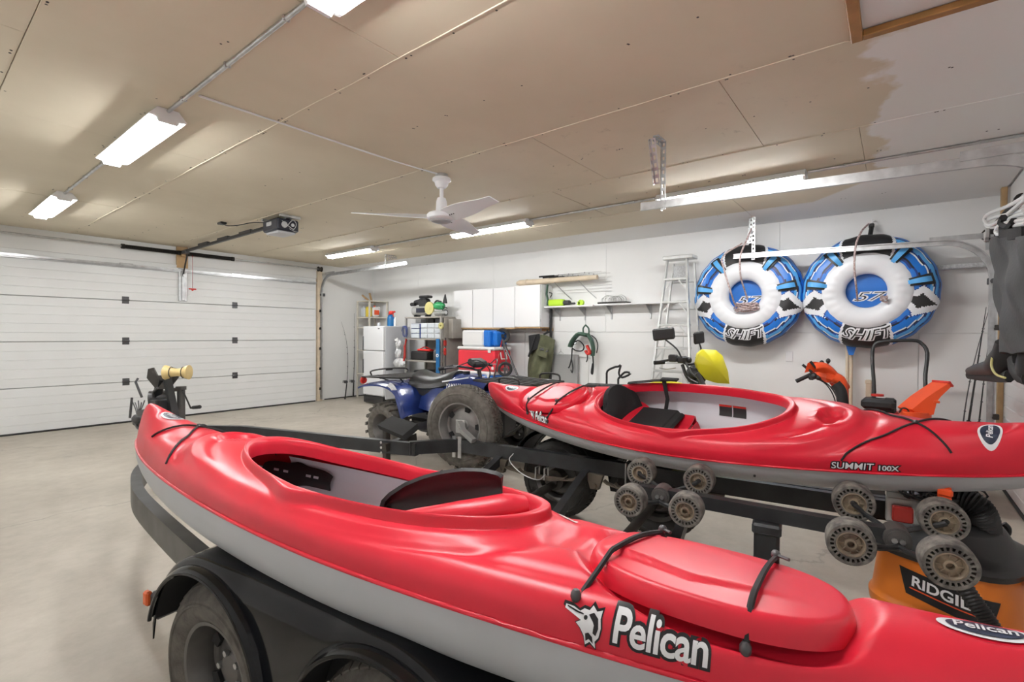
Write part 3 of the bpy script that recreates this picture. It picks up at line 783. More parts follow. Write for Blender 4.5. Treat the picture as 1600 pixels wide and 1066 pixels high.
def kayak(name, label, loc, eul, deckmat, parts=None, side=-1, far=False):
    t = thing(name, label, 'kayak', loc, 0)
    t.rotation_mode = 'YXZ'; t.rotation_euler = eul
    TOPM[t] = Matrix.Translation(Vector(loc)) @ Euler(eul, 'YXZ').to_matrix().to_4x4()
    R3 = (Matrix.Rotation(eul[2], 3, 'Z') @ Matrix.Rotation(eul[0], 3, 'X') @ Matrix.Rotation(eul[1], 3, 'Y'))
    TOPM[t] = Matrix.Translation(Vector(loc)) @ R3.to_4x4()
    q = R3.to_euler('XYZ'); t.rotation_mode = 'XYZ'; t.rotation_euler = q
    made = {}
    for k, (mb, m_, a) in (parts or build_kayak_meshes(deckmat)).items():
        o = obj(k, mb, m_, t, world=False, ang=a); made[k] = o
    # bungee cords
    def cord(name_, pts, r=.0045): return obj(name_, MB().tube(pts, r, 6), 'black_matte', t, world=False)
    for y, sl in ((-.750, -.050), (-1.02, -.02)):
        w1 = kW(y/(KL/2))*.955
        lz = kdeck(0, -.915)-.012+.052+.010
        P_ = lambda x, z=None: Vector((x, y+sl*x/w1, kdeck(x, y)+.006 if z is None else z))
        le = .185*(1-abs((y+.915)/.262)**2.5)**(1/2.5) if abs(y+.915) < .26 else .1
        pts = [P_(-w1), P_(-le-.005, lz-.026), P_(-le+.03, lz-.004)]+[P_(-le+.05+(2*le-.1)*k/8, lz+.008*math.sin(PI*k/8)) for k in range(9)]+[P_(le-.03, lz-.004), P_(le+.005, lz-.026), P_(w1)]
        c = cord('hatch_strap', smooth_path(pts, 2), .0062)
        for s in (-1, 1): obj('strap_toggle', MB().sph(kpt(s*w1, y+sl*s, .008), (.011, .011, .014), 10), 'gunmetal', c, world=False)
        obj('strap_toggle', MB().sph(P_(le*.86, lz+.004), (.011, .011, .011), 10).tube([P_(le*.86, lz+.004), P_(le*.7, lz+.006)+Vector((0, -.03, 0))], .004, 6), 'gunmetal', c, world=False)
    A, B, C_, D = (-.225, .93), (.12, 1.29), (.225, .93), (-.12, 1.29)
    cord('deck_cord', kline(A, (0, 1.17))+kline((0, 1.17), B)[1:])
    cord('deck_cord', kline(C_, (0, 1.17))+kline((0, 1.17), D)[1:])
    obj('cord_clip', MB().sph(kpt(0, 1.17, .008), (.012, .012, .008), 8), 'black_plastic', t, world=False)
    # oval badges at both ends
    for yb, sg in ((-1.36, -1), (1.40, 1)):
        xb, hx, hy = (.035, .050, .036) if far and sg > 0 else (0, .040, .064)
        def bf(u, v, k=1.0, l=.003):
            a_ = 2*PI*u; return kpt(xb+hx*k*v*math.sin(a_)*(1+.10*math.sin(a_)), yb+hy*k*v*math.cos(a_), l)
        b_ = obj('badge', MB().grid(lambda u, v: bf(u, v), 40, 6, cu=True), 'decal_white', t, world=False)
        obj('badge_field', MB().grid(lambda u, v: bf(u, v, .80, .0045), 40, 6, cu=True), 'decal_navy', b_, world=False)
        fn = (lambda a, b: kpt(xb-a, yb-b, .006)) if far and sg > 0 else (lambda a, b: kpt(xb-b, yb+a, .006)) if far else (lambda a, b: kpt(b, yb-a, .006))
        mb = MB(); put_text(mb, 'Pelican', fn, (.027 if far and sg > 0 else .040), .0006, .15, .78, .01)
        obj('badge_lettering', mb, 'decal_white', b_, world=False)
    return t
def side_text(t, body, yc, hc, size, sx, side, dirn, layers, shear=0, vh=1.0, parent=None, name='lettering', slope=0, space=1):
    """lettering wrapped on the red side band; dirn = +1/-1 reading direction along local y"""
    first = parent
    for k, (off, mt, lift) in enumerate(layers):
        mb = MB()
        def fn(a, b, lift=lift):
            y = yc+dirn*a; u = y/(KL/2); h = min(.93, max(.04, hc+(b+slope*a)/kHs(u)*vh))
            return ksec(u, h, side)+ksec_n(u, h, side)*lift
        put_text(mb, body, fn, size, off, shear, sx, .012, space)
        first_ = obj(name, mb, mt, first if first is not None else t, world=False)
        if first is None: first = first_
    return first
def bird(t, yc, hc, s, side, dirn):
    """the long-billed bird head left of the maker's lettering"""
    def fn(a, b, lift):
        y = yc+dirn*a*s; u = y/(KL/2); h = min(.95, max(.03, hc+b*s/kHs(u))); return ksec(u, h, side)+ksec_n(u, h, side)*lift
    def poly(mb, pts, lift, n=3):
        c = (sum(p[0] for p in pts)/len(pts), sum(p[1] for p in pts)/len(pts)); vs = [fn(*c, lift)]; m_ = len(pts)
        for r in (.5, 1): vs += [fn(c[0]+(p[0]-c[0])*r, c[1]+(p[1]-c[1])*r, lift) for p in pts]
        fs = [(0, 1+i, 1+(i+1) % m_) for i in range(m_)]+[(1+i, 1+m_+i, 1+m_+(i+1) % m_, 1+(i+1) % m_) for i in range(m_)]
        mb.add(vs, fs)
    outer = [(-1.15, .62), (-.75, .60), (-.42, .50), (-.25, .62), (.0, .60), (.12, .78), (.35, .62), (.60, .70), (.58, .40), (.66, .05), (.60, -.35), (.45, -.55), (.50, -.85), (.22, -.62), (.02, -.80), (-.08, -.42), (-.30, -.12), (-.52, .05), (-.30, .18), (-.62, .30), (-1.15, .48)]
    mb = MB(); poly(mb, [(a*1.05, b*1.10) for a, b in outer], .0016); o = obj('bird_outline', mb, 'decal_black', t, world=False)
    mb = MB(); poly(mb, [(a*.95, b*.93) for a, b in outer], .0026); obj('bird_head', mb, 'decal_white', o, world=False)
    mb = MB()
    poly(mb, [(.02, .42), (.22, .52), (.45, .36), (.52, .02), (.44, -.28), (.30, -.20), (.34, .06), (.22, .24)], .0034)
    poly(mb, [(-.02, -.28), (.12, -.22), (.30, -.36), (.36, -.62), (.16, -.46), (.03, -.58)], .0034)
    obj('bird_shading', mb, 'decal_black', o, world=False)
    mb = MB(); poly(mb, [(-.10+.085*math.cos(k), .30+.085*math.sin(k)) for k in [2*PI*i/10 for i in range(10)]], .0034); obj('bird_eye', mb, 'decal_black', o, world=False)
    mb = MB(); poly(mb, [(-1.0, .545), (-.5, .45), (-.22, .42), (-.22, .37), (-.5, .39), (-1.0, .50)], .0034); obj('bird_bill_line', mb, 'decal_black', o, world=False)

K1 = (.939, 1.221, .575); E1 = (.039, .141, .142)
K2 = (3.028, 1.055, .651); E2 = (.023, .379, PI-.139)
PK = build_kayak_meshes('kayak_red')
k1 = kayak('kayak', 'near red kayak with grey hull, big bird decal and folded seat back', K1, E1, 'kayak_red', PK)
for n_ in ('deck', 'seam_flange', 'seat', 'seat_hump', 'hatch_lid'): pass
k2 = kayak('kayak', 'far red kayak with upright black seat back on the rollers', K2, E2, 'kayak_red', PK, far=True)
k1['group'] = 'red kayaks on the trailer'; k2['group'] = 'red kayaks on the trailer'
# decals
side_text(k1, 'Pelican', -.862, .46, .072, .88, -1, -1, [(.0070, 'decal_black', .0016), (.0014, 'decal_white', .0026)], name='side_lettering', space=.95)
bird(k1, -.862+.130, .38, .042, -1, -1)
side_text(k2, 'Pelican', -.875, .50, .074, .66, 1, 1, [(.0075, 'decal_black', .0016), (.0018, 'decal_white', .0026)], name='side_lettering')
bird(k2, -.875-.105, .54, .038, 1, 1)
side_text(k2, 'SUMMIT', .965, .27, .042, 1.0, 1, 1, [(.005, 'decal_black', .0016), (.0004, 'decal_white', .0028)], shear=.15, name='model_lettering')
side_text(k2, '100X', 1.088, .24, .032, 1.0, 1, 1, [(.005, 'decal_black', .0018), (.001, 'decal_white', .0028)], shear=.1, name='model_lettering')
# drain dots on the hull of the far kayak
# near kayak : foot-rest plate inside, folded seat back, white scuff
mb = MB(); M1 = TOPM[k1]
def k_in(y, z, side, d=.02):      # inner wall point
    u = y/(KL/2); W = kW(u)-.012; zs = kzs(u); zk = kzk(u)+.014
    h = max(0, min(1, (zs-z)/(zs-zk))); a = (1-h**2.5)**(1/2.5); return Vector((side*(W*a-d), y, z))
mb.sheet(lambda u, v: k_in(.60+.36*u, .145+.075*v*(1-.25*abs(2*u-1)**6)+.012*math.exp(-((u-.5)/.1)**2)*(2*v-1), 1, .012+.01*math.sin(PI*v)), 24, 6, .006); fp = obj('foot_rest_rail', mb, 'black_plastic', k1, world=False)
mb = MB()
for y in (.66, .70, .82, .87): mb.sheet(lambda u, v, y=y: k_in(y+.025*u, .182+.010*v, 1, .0265), 3, 3, .002)
obj('slot', mb, 'kayak_liner', fp, world=False)
# folded back rest of the near kayak : a curved plate leaning over the seat
a = P(597, 801, Z=.83); b_ = P(783, 777, Z=.90); ax = (b_-a); upv = (UP*.95-FW*.25).normalized()
prof = [(0, 0), (.02, .045), (.08, .075), (.2, .108), (.35, .128), (.5, .138), (.68, .140), (.85, .128), (.97, .106), (1.0, .09)]
def bk(u, v):
    hh = np.interp(u, [p[0] for p in prof], [p[1] for p in prof])*.66
    bow = -.05*math.sin(PI*u)*.6
    return a+ax*u+upv*(hh*v)+FW*(-bow)+Vector((0, 0, -.012*math.sin(PI*u)*(1-v)))+FW*(.02*math.sin(PI*v))
sb = obj('back_rest', MB().sheet(bk, 40, 12, .012), 'black_plastic', k1)
obj('seat_bolster', MB().tube([P(606, 814, Z=.858), P(650, 814, Z=.868), P(720, 808, Z=.880), P(790, 796, Z=.892), P(820, 792, Z=.892)], [.015, .032, .042, .042, .03], 16, sm=5), 'kayak_red', k1)
mb = MB().tube([P(676, 748, Z=.92), P(690, 738, Z=.93), P(700, 752, Z=.92)], .008, 6).tube([P(783, 768, Z=.90), P(778, 782, Z=.89)], .005, 6)
obj('strap', mb, 'black_fabric', sb)
obj('scuff_patch', MB().grid(lambda u, v: kpt(.15+.022*v*math.cos(2*PI*u), -.51+.035*v*math.sin(2*PI*u)*(1+.2*math.cos(4*PI*u)), .0015), 24, 3, cu=True), 'scuff_white', k1, world=False, label='whitish scuff mark')
# far kayak : upright padded back, seat cushion, straps, warning plates
def pad(fn, t, nu=22, nv=16): return MB().sheet(fn, nu, nv, t)
def bk2(u, v):
    x = (u-.5)*2; wd = .195*(1-.35*max(0, v-.55)**1.6/.3)
    zz = .13+.27*v-.05*abs(x)**2.5*v
    return (x*wd, -.36-.05*v+.05*(1-x*x)*-.6+.03, zz)
sb2 = obj('back_rest', pad(bk2, .03), 'black_fabric', k2, world=False)
mb = MB()
for pl in ([(-.35, .9), (.05, 1.0), (.5, .55), (.2, .6), (.45, .1), (.1, .3), (.2, -.4), (-.1, 0), (-.3, .5)],):
    mb.prism([(a_*.055, b__*.05) for a_, b__ in pl], (0, -.388+.026, .27), (-1, 0, 0), (0, -.18, .98), (0, .004, 0))
obj('bird_logo', mb, 'decal_white', sb2, world=False)
mb = MB().box((0, -.19, .155), (.40, .30, .035), b=.016).box((0, -.06, .15), (.36, .12, .03), b=.014); obj('seat_cushion', mb, 'black_fabric', k2, world=False)
mb = MB().sqtube([(-.18, -.38, .35), (-.238, -.20, .352), (-.245, -.08, .358)], .03, .005).sqtube([(-.24, -.14, .352), (-.235, -.14, .22), (-.2, -.15, .15)], .028, .005)
mb.box((-.243, -.10, .362), (.036, .12, .014), b=.004); obj('strap', mb, 'black_fabric', sb2, world=False)
for y in (.20, .288):
    mb = MB().sheet(lambda u, v, y=y: k_in(y-.04+.08*u, .10+.055*v, -1, .004), 6, 5, .003)
    w_ = obj('warning_plate', mb, 'black_plastic', k2, world=False)
    mb = MB().sheet(lambda u, v, y=y: k_in(y-.04+.08*u, .155+.012*v, -1, .005), 6, 3, .003); obj('warning_header', mb, 'red', w_, world=False)
mb = MB()
for y in (.57, .93):
    u = y/(KL/2); mb.cyl((kW(u)*.985, y, .125), (kW(u)*.985+.006, y, .123), .006, n=8)
obj('drain_plug', mb, 'black_plastic', k2, world=False)

# ================================================================ TRAILER
ZR = .52
T0 = P(1368, 779, Z=ZR); T1 = P(760, 692, Z=ZR)
ta = (T1-T0); ta.z = 0; ta.normalize(); tn = Vector((ta.y, -ta.x, 0))       # ta forward (to the far door), tn to the right
tr = thing('boat_trailer', 'black tandem-axle boat trailer under both kayaks', 'trailer', (1.75, 1.6, 0))
W_R = 1.95
def TP(al, la, z):  # al metres forward of T0, la metres left(-)/right(+) of the far rail
    q = T0+ta*al+tn*la; return Vector((q.x, q.y, z))
def at_Y(Y, la, z):
    al = (Y-T0.y-tn.y*la)/ta.y; return TP(al, la, z)
bh = .10
elb = P(640, 690, Z=ZR); far_el = Vector((elb.x, elb.y, ZR-bh/2))
e2 = P(690, 690, Z=ZR)
ncp = P(208, 752, Z=ZR); tip = Vector((1.50, 5.40, ZR-bh/2-.02))
zc = ZR-bh/2
rear_al = -.05
far_rail = [TP(rear_al, 0, zc), TP((T1-T0).length+.25, 0, zc)]
obj('side_rail', MB().sqtube(far_rail+[Vector((e2.x-.03, e2.y+.1, zc)), far_el], .05, bh), 'trailer_black', tr)
tg = P(380, 664, Z=ZR)
obj('tongue_beam', MB().sqtube([far_el+Vector((.03, -.05, -.01)), Vector((tg.x, tg.y, zc-.01)), tip], .05, bh), 'trailer_black', tr)
nr = [P(340, 880, Z=ZR+.01), P(260, 810, Z=ZR+.01), P(222, 775, Z=ZR), P(213, 755, Z=ZR), P(215, 738, Z=ZR), P(228, 722, Z=ZR)]
nr = [Vector((q.x, q.y, zc)) for q in nr]
near_path = smooth_path([nr[0]+(nr[0]-nr[1])*.8]+nr, 5)
obj('side_rail', MB().sqtube([TP(rear_al, -W_R, zc)]+near_path+[nr[-1].lerp(tip, .5), tip], .05, bh+.02), 'trailer_black', tr)
for al in (.9, 1.6, 2.3):
    obj('cross_member', MB().sqtube([TP(al, 0, zc-.05), TP(al, -.5, zc-.20), TP(al, -W_R+.5, zc-.20), TP(al, -W_R, zc-.05)], .05, .06), 'trailer_black', tr)
# elbow gusset and prop foot by the far bend
q = P(640, 690, Z=ZR)
obj('bunk_bracket', MB().sqtube([P(600, 700, Z=.46), P(648, 682, Z=.50)], .05, .06).box(P(604, 696, Z=.40), (.05, .05, .26), b=.004), 'dark_steel', tr)
pa_, pb_, pc_, pd_ = P(589, 664, Z=.60), P(613, 650, Z=.67), P(652, 662, Z=.67), P(629, 681, Z=.60)
pn = Vector((0, 0, -.045))+FW*.01
obj('bunk_pad', MB().sheet(lambda u, v: pa_.lerp(pb_, v).lerp(pd_.lerp(pc_, v), u), 4, 4, -.045 if (pd_-pa_).cross(pb_-pa_).z < 0 else .045), 'pad_black', tr, label='black carpeted bow bunk pad')
mb = MB()
for i, pz in enumerate((.60, .55, .50)): mb.cyl(P(603, 690+8*i, Z=pz)+Vector((-.04, 0, 0)), P(603, 690+8*i, Z=pz)+Vector((-.045, 0, 0)), .009, n=8)
obj('bolt', mb, 'galvanized', tr)
# U-bolts and perforated plates carrying the spare wheel
sc_al = ((P(725, 664, X=2.9)-T0).dot(ta))
for px in (697, 710):
    q = P(px, 700, Z=.47)
    al = (q-T0).dot(ta)
    mb = MB().box(TP(al, -.030, zc-.01), (.005, .032, bh+.07), r=Matrix.Rotation(math.atan2(-ta.x, ta.y), 3, 'Z'))
    for k in range(5): mb.cyl(TP(al, -.034, zc-.06+.025*k), TP(al, -.036, zc-.06+.025*k), .007, n=8)
    obj('clamp_plate', mb, 'galvanized', tr)
mb = MB().tube([TP(1.32, -.028, zc+.055), TP(1.32, -.034, zc-.01), TP(1.32, -.03, zc-.10)], .006, 6); obj('u_bolt', mb, 'galvanized', tr)
mb = MB().tube([P(802, 709, Z=.49), P(796, 720, Z=.46), P(815, 740, Z=.42), P(840, 750, Z=.39), P(852, 742, Z=.38)], .0035, 6, sm=5); obj('wiring', mb, 'bag_translucent', tr)

def tire_mesh(c, ax, R, rr, w_, lug=44, rows=4, depth=.009, crown=.25):
    ax = vnorm(ax); c = Vector(c); h = w_/2; sh = R-depth
    pr = [(rr, -h*.72), (rr+.012, -h*.86), (rr+(sh-rr)*.35, -h*1.0), (rr+(sh-rr)*.7, -h*.98), (sh-.02, -h*.86), (sh-.004, -h*.7), (sh, -h*.4), (sh+.001, 0), (sh, h*.4), (sh-.004, h*.7), (sh-.02, h*.86), (rr+(sh-rr)*.7, h*.98), (rr+(sh-rr)*.35, h*1.0), (rr+.012, h*.86), (rr, h*.72)]
    mb = MB().lathe(pr, c, ax, 56); x, y = frame(ax)
    for i in range(lug):
        for j in range(rows):
            v0 = -.76+1.52*j/rows+.05; v1 = -.76+1.52*(j+1)/rows-.03
            th = 2*PI*(i+(.5 if j % 2 else 0))/lug; dth = 2*PI/lug*.36
            vs = []
            for rr_ in (sh-.006, R):
                for (t_, v_) in ((-dth, v0), (dth, v0+.04), (dth, v1), (-dth, v1-.04)):
                    rad = rr_-(.010 if abs(v_) > .6 else 0)
                    vs.append(c+ax*(v_*h)+x*(rad*math.cos(th+t_))+y*(rad*math.sin(th+t_)))
            mb.add(vs, [(4, 5, 6, 7), (0, 1, 5, 4), (1, 2, 6, 5), (2, 3, 7, 6), (3, 0, 4, 7)])
    for s in (-1, 1):      # raised sidewall ring
        mb.lathe([(rr+(sh-rr)*.52, s*h*.995), (rr+(sh-rr)*.55, s*(h+.003)), (rr+(sh-rr)*.60, s*(h+.003)), (rr+(sh-rr)*.63, s*h*.985)], c, ax, 56)
    return mb
def rim_mesh(c, ax, rr, w_, spokes=5, dish=.3, dirn=-1):
    """dirn: side of the axis the outer face looks to"""
    ax = vnorm(ax)*dirn; c = Vector(c); h = w_/2
    pr = [(rr+.004, h*.80), (rr+.008, h*.84), (rr-.004, h*.82), (rr-.014, h*.6), (rr-.028, h*.3), (rr-.03, h*.05), (rr-.045, -h*.02), (rr-.075, h*.10), (.055, h*.18), (.045, h*.30), (.03, h*.32), (0, h*.32)]
    mb = MB().lathe(pr, c, ax, 48); x, y = frame(ax)
    mb.lathe([(rr-.03, -h*.1), (rr-.02, -h*.6), (rr+.004, -h*.8)], c, ax, 48)
    mb2 = []
    for i in range(spokes):
        th = 2*PI*i/spokes; d = x*math.cos(th)+y*math.sin(th); s = x*(-math.sin(th))+y*math.cos(th)
        o = c+ax*(h*.05+.004)
        r0, r1 = rr-.072, rr-.040
        mb2.append(MB()); mb2[-1].prism([(r0, -.018), (r1, -.026), (r1+.006, 0), (r1, .026), (r0, .018)], o, d, s, ax*.012)
    return mb, mb2
def wheel(parent, c, ax, R, rr, w_, tm='tire', rm='rim_grey', lug=44, rows=4, depth=.009, dirn=-1, name='wheel', nuts=True):
    t_ = obj(name, tire_mesh(c, ax, R, rr, w_, lug, rows, depth), tm, parent, ang=30)
    a, b = rim_mesh(c, ax, rr, w_, dirn=dirn)
    r_ = obj('rim', a, rm, t_)
    for q in b: obj('rim_opening', q, 'black_matte', t_)
    if nuts:
        axn = vnorm(ax)*dirn; x, y = frame(axn); mb = MB()
        for i in range(5):
            th = 2*PI*(i+.5)/5; q = Vector(c)+x*(.052*math.cos(th))+y*(.052*math.sin(th)); mb.cyl(q+axn*(w_*.12), q+axn*(w_*.19), .010, n=6)
        obj('wheel_nut', mb, 'galvanized', t_)
    return t_
# near-side wheels
wc = P(327, 1066, Z=.29)
latax = tn
Rw = .29
c1 = Vector((wc.x, wc.y, Rw))+tn*.09
c2 = c1-ta*.74
for cc in (c1, c2): wheel(tr, cc, tn, Rw, .165, .19, dirn=-1, lug=46, rows=5, depth=.011)
offw = (c1-T0).dot(tn)
f1 = c1+tn*(-2*offw-0.0) if False else None
far_la = .20
al1 = (c1-T0).dot(ta)
for al in (al1, al1-.74):
    cc = TP(al, far_la, Rw); wheel(tr, cc, tn, Rw, .165, .19, tm='tire_dark', dirn=1, lug=40, rows=4)
    mb = MB().cyl(cc-tn*.02, cc-tn*.11, .075, n=24).cyl(cc-tn*.11, cc-tn*.135, .035, n=18); obj('brake_drum', mb, 'dark_steel', tr)
    obj('axle', MB().cyl(TP(al, far_la, Rw-.03), TP(al, offw, Rw-.03), .028, n=12), 'dark_steel', tr)
# leaf springs on both rails
for la in (-.035, -W_R+.03):
    a0 = (P(884, 752, Z=.44)-T0).dot(ta)
    mid = al1-.37
    for s_, e_ in ((al1+.38, mid+.06), (mid-.06, al1-.74-.38)):
        mb = MB()
        for k in range(3):
            f = 1-.22*k; m_ = (s_+e_)/2; hl = (s_-e_)/2*f
            mb.sqtube([TP(m_+hl*math.cos(PI*i/8), la, .42-.03-.045*math.sin(PI*i/8)-.008*k) for i in range(9)], .045, .008)
        sp_ = obj('leaf_spring', mb, 'dirty_steel', tr)
        m_ = (s_+e_)/2
        for dd in (-.035, .035): obj('spring_clamp', MB().tube([TP(m_+dd, la-.03, .33), TP(m_+dd, la-.03, .41), TP(m_+dd, la+.03, .41), TP(m_+dd, la+.03, .33)], .006, 6), 'galvanized', sp_)
    for al in (al1+.38, mid, al1-1.12):
        obj('spring_hanger', MB().prism([(-.06, 0), (.06, 0), (.03, -.10), (-.03, -.10)], TP(al, la-.02, zc-.045), ta, (0, 0, 1), tn*.04).cyl(TP(al, la-.035, zc-.12), TP(al, la+.035, zc-.12), .018, n=10), 'dirty_steel', tr)
# tandem fenders
def fender(la_in, la_out):
    a1, a2 = al1, al1-.74; R = Rw+.050; z0 = Rw+.035; sg = 1 if la_in > la_out else -1
    ss = []
    for k in range(61): ss.append(a1+R*.95+(a2-a1-1.90*R)*k/60)
    def arch(s, Rr):
        a = a1 if abs(s-a1) < abs(s-a2) else a2; d = min(1, abs(s-a)/Rr); return z0+Rr*math.sqrt(1-d*d)
    def top(s):
        if s > a1: return arch(s, R*1.02)
        if s < a2: return arch(s, R*1.02)
        return z0+R*1.02
    def fn(u, v):
        s = ss[int(round(u*60))]; T = top(s); A = min(arch(s, R-.02), T-.012)
        if a2 < s < a1 and abs(s-(a1+a2)/2) < .03: A = .2
        rr = min(.07, (T-A)*.9)
        L = [(0, A), (0, A+(T-rr-A)*.5), (0, T-rr), (rr*.12, T-rr*.5), (rr*.4, T-rr*.16), (rr, T), (.16, T+.004), (.20, T+.005), (.27, T)]
        k = v*8; i = min(7, int(k)); f = k-i; x = L[i][0]+(L[i+1][0]-L[i][0])*f; z = L[i][1]+(L[i+1][1]-L[i][1])*f
        return TP(s, la_out+sg*x, z)
    f_ = obj('fender', MB().sheet(fn, 61, 17, .005), 'fender_gloss', tr, ang=50)
    for a in (a1, a2):      # flared lip round each wheel opening
        def lip(u, v, a=a):
            th = math.radians(16+152*u); w_ = .030*v; Rr = R-.022+.012*v-.012*v*v*2
            return TP(a+Rr*math.cos(th), la_out-sg*(.004+w_*.6)+sg*.02*(1-v), max(.16, z0+Rr*math.sin(th)))
        l_ = obj('arch_lip', MB().sheet(lip, 48, 6, .006), 'fender_gloss', f_)
        obj('lip_bead', MB().tube([lip(i/47, 1) for i in range(48)], .0065, 6), 'fender_gloss', f_)
        def inner(u, v, a=a):
            th = math.radians(14+156*u); Rr = R-.022; return TP(a+Rr*math.cos(th), la_out+sg*.25*v, z0+Rr*math.sin(th))
        obj('wheel_arch', MB().sheet(inner, 40, 4, .004), 'black_matte', f_)
    return f_
fender(offw+.15, offw-.105)
fender(far_la-.13, far_la+.14)
# step plate and amber marker at the front lip of the near fender
q = P(262, 925, Z=.52)
al = (q-T0).dot(ta); la = (q-T0).dot(tn)
obj('fender_step', MB().box(TP(al1+.335, offw-.0, .43), (.20, .05, .09), r=Matrix.Rotation(math.atan2(-ta.x, ta.y), 3, 'Z'), b=.01), 'trailer_black', tr)
obj('marker_light', MB().box(TP(al1+.37, offw-.10, .45), (.02, .03, .05), r=Matrix.Rotation(math.atan2(-ta.x, ta.y), 3, 'Z'), b=.006), 'amber_lens', tr, label='amber-red marker light')

# roller bunk on the far side: tube, two yokes, eight ribbed rollers
bz = .60
RB = Matrix.Rotation(math.atan2(-ta.x, ta.y), 3, 'Z')
def XZ(px, py, X): return P(px, py, X=X)
b0 = XZ(1035, 772, 2.40); b1 = XZ(1400, 838, 2.40)
bd = (b1-b0).normalized()
ext = b1+bd*.02
obj('bunk_tube', MB().sqtube([b0-bd*.12, ext], .055, .060), 'trailer_black', tr)
for k, c in enumerate((b0, b1)):
    obj('pivot_cap', MB().cyl(c-tn*.045, c+tn*.045, .045, n=24).cyl(c-tn*.055, c-tn*.045, .036, n=20), 'rim_grey', tr)
    mb = MB()
    for s in (-1, 1): mb.cyl(c-tn*.056+bd*(s*.012), c-tn*.064+bd*(s*.012), .010, n=8)
    obj('pivot_nut', mb, 'galvanized', tr)
def roller(c, r=.075, w_=.085, parent=tr):
    c = Vector(c); ax = tn; h = w_/2
    pr = [(r-.014, -h), (r-.004, -h), (r, -h*.85), (r+.001, 0), (r, h*.85), (r-.004, h), (r-.014, h), (r-.014, -h)]
    R_ = obj('keel_roller', MB().lathe(pr, c, ax, 40), 'roller_rubber', parent)
    x, y = frame(ax); mb = MB()
    for i in range(24):
        th = 2*PI*i/24; d = x*math.cos(th)+y*math.sin(th); s = x*(-math.sin(th))+y*math.cos(th)
        mb.prism([(r-.027, -.0035), (r-.012, -.0035), (r-.012, .0035), (r-.027, .0035)], c-ax*(h*.98), d, s, ax*(w_*.96))
    mb.lathe([(r-.026, -h*.98), (r-.026, h*.98), (r-.032, h*.98), (r-.032, -h*.98), (r-.026, -h*.98)], c, ax, 40)
    obj('web', mb, 'roller_rubber', R_)
    mb = MB()
    for s in (-1, 1):
        mb.lathe([(r-.031, s*h*.95), (r-.036, s*h*.98), (r-.040, s*h*.8), (r-.044, s*h*.62), (.020, s*h*.70), (.019, s*h*.92), (.012, s*h*.95), (.011, s*h*.4), (0, s*h*.4)], c, ax, 36)
        for i in range(8):
            th = 2*PI*i/8; d = x*math.cos(th)+y*math.sin(th); sd = x*(-math.sin(th))+y*math.cos(th)
            mb.prism([(.018, -.002), (r-.040, -.002), (r-.040, .002), (.018, .002)], c+ax*(s*h*.62), d, sd, ax*(s*h*.14))
    obj('hub', mb, 'roller_hub', R_)
    obj('inner_disc', MB().cyl(c-ax*.004, c+ax*.004, r-.015, n=32), 'black_matte', R_)
    return R_
RL = {'a': (1003, 737, 2.55), 'b': (1093, 749, 2.55), 'c': (986, 781, 2.22), 'd': (1073, 795, 2.22),
      'e': (1333, 783, 2.58), 'f': (1472, 811, 2.58), 'g': (1328, 845, 2.2), 'h': (1480, 878, 2.2)}
for i, (k, (px, py, X)) in enumerate(RL.items()):
    c = P(px, py, X=X); r_ = roller(c, .073 if i < 4 else .078, .09)
    pv = b0 if i < 4 else b1
    s = c+(tn*-.0)
    inner = pv+tn*(.09 if X > 2.4 else -.06)
    obj('yoke_arm', MB().tube([pv, inner+Vector((0, 0, -.02)), c.lerp(inner, .35)+Vector((0, 0, -.02)), c+tn*(-.055 if X > 2.4 else .055)+Vector((0, 0, 0)), c-tn*0], .011, 8, sm=3), 'trailer_black', tr)
# support posts of the bunk and the black tail board
for px, py in ((1200, 812), (1440, 850)):
    q = P(px, py, X=2.40) if px == 1200 else None
    if q is not None:
        obj('bunk_post', MB().box((q.x-.02, q.y, .40), (.085, .10, .26), r=RB, b=.012).box((q.x-.02, q.y, .52), (.10, .115, .05), r=RB, b=.01), 'trailer_black', tr)
obj('tail_rail', MB().sqtube([TP(-.05, .05, .50), TP(.75, .05, .50)], .04, .045), 'trailer_black', tr)
q = P(1410, 800, X=2.75); obj('tail_light', MB().box((q.x, q.y, q.z-.01), (.03, .075, .07), r=RB, b=.006), 'red_lens', tr)
obj('tail_bracket', MB().box((q.x+.03, q.y, q.z), (.03, .12, .11), r=RB, b=.004).box((q.x+.02, q.y, q.z+.07), (.05, .12, .03), r=RB, b=.004), 'galvanized', tr)
# near bunk carrying the near kayak
mb = MB()
nb0 = TP(.25, -W_R+.55, .50); nb1 = TP(1.9, -W_R+.42, .50)
obj('bunk_tube', MB().sqtube([nb0, nb1], .055, .06), 'trailer_black', tr)
for c in (nb0.lerp(nb1, .08), nb0.lerp(nb1, .22), nb0.lerp(nb1, .8), nb0.lerp(nb1, .94)):
    roller(c+Vector((0, 0, .075)), .060, .08)
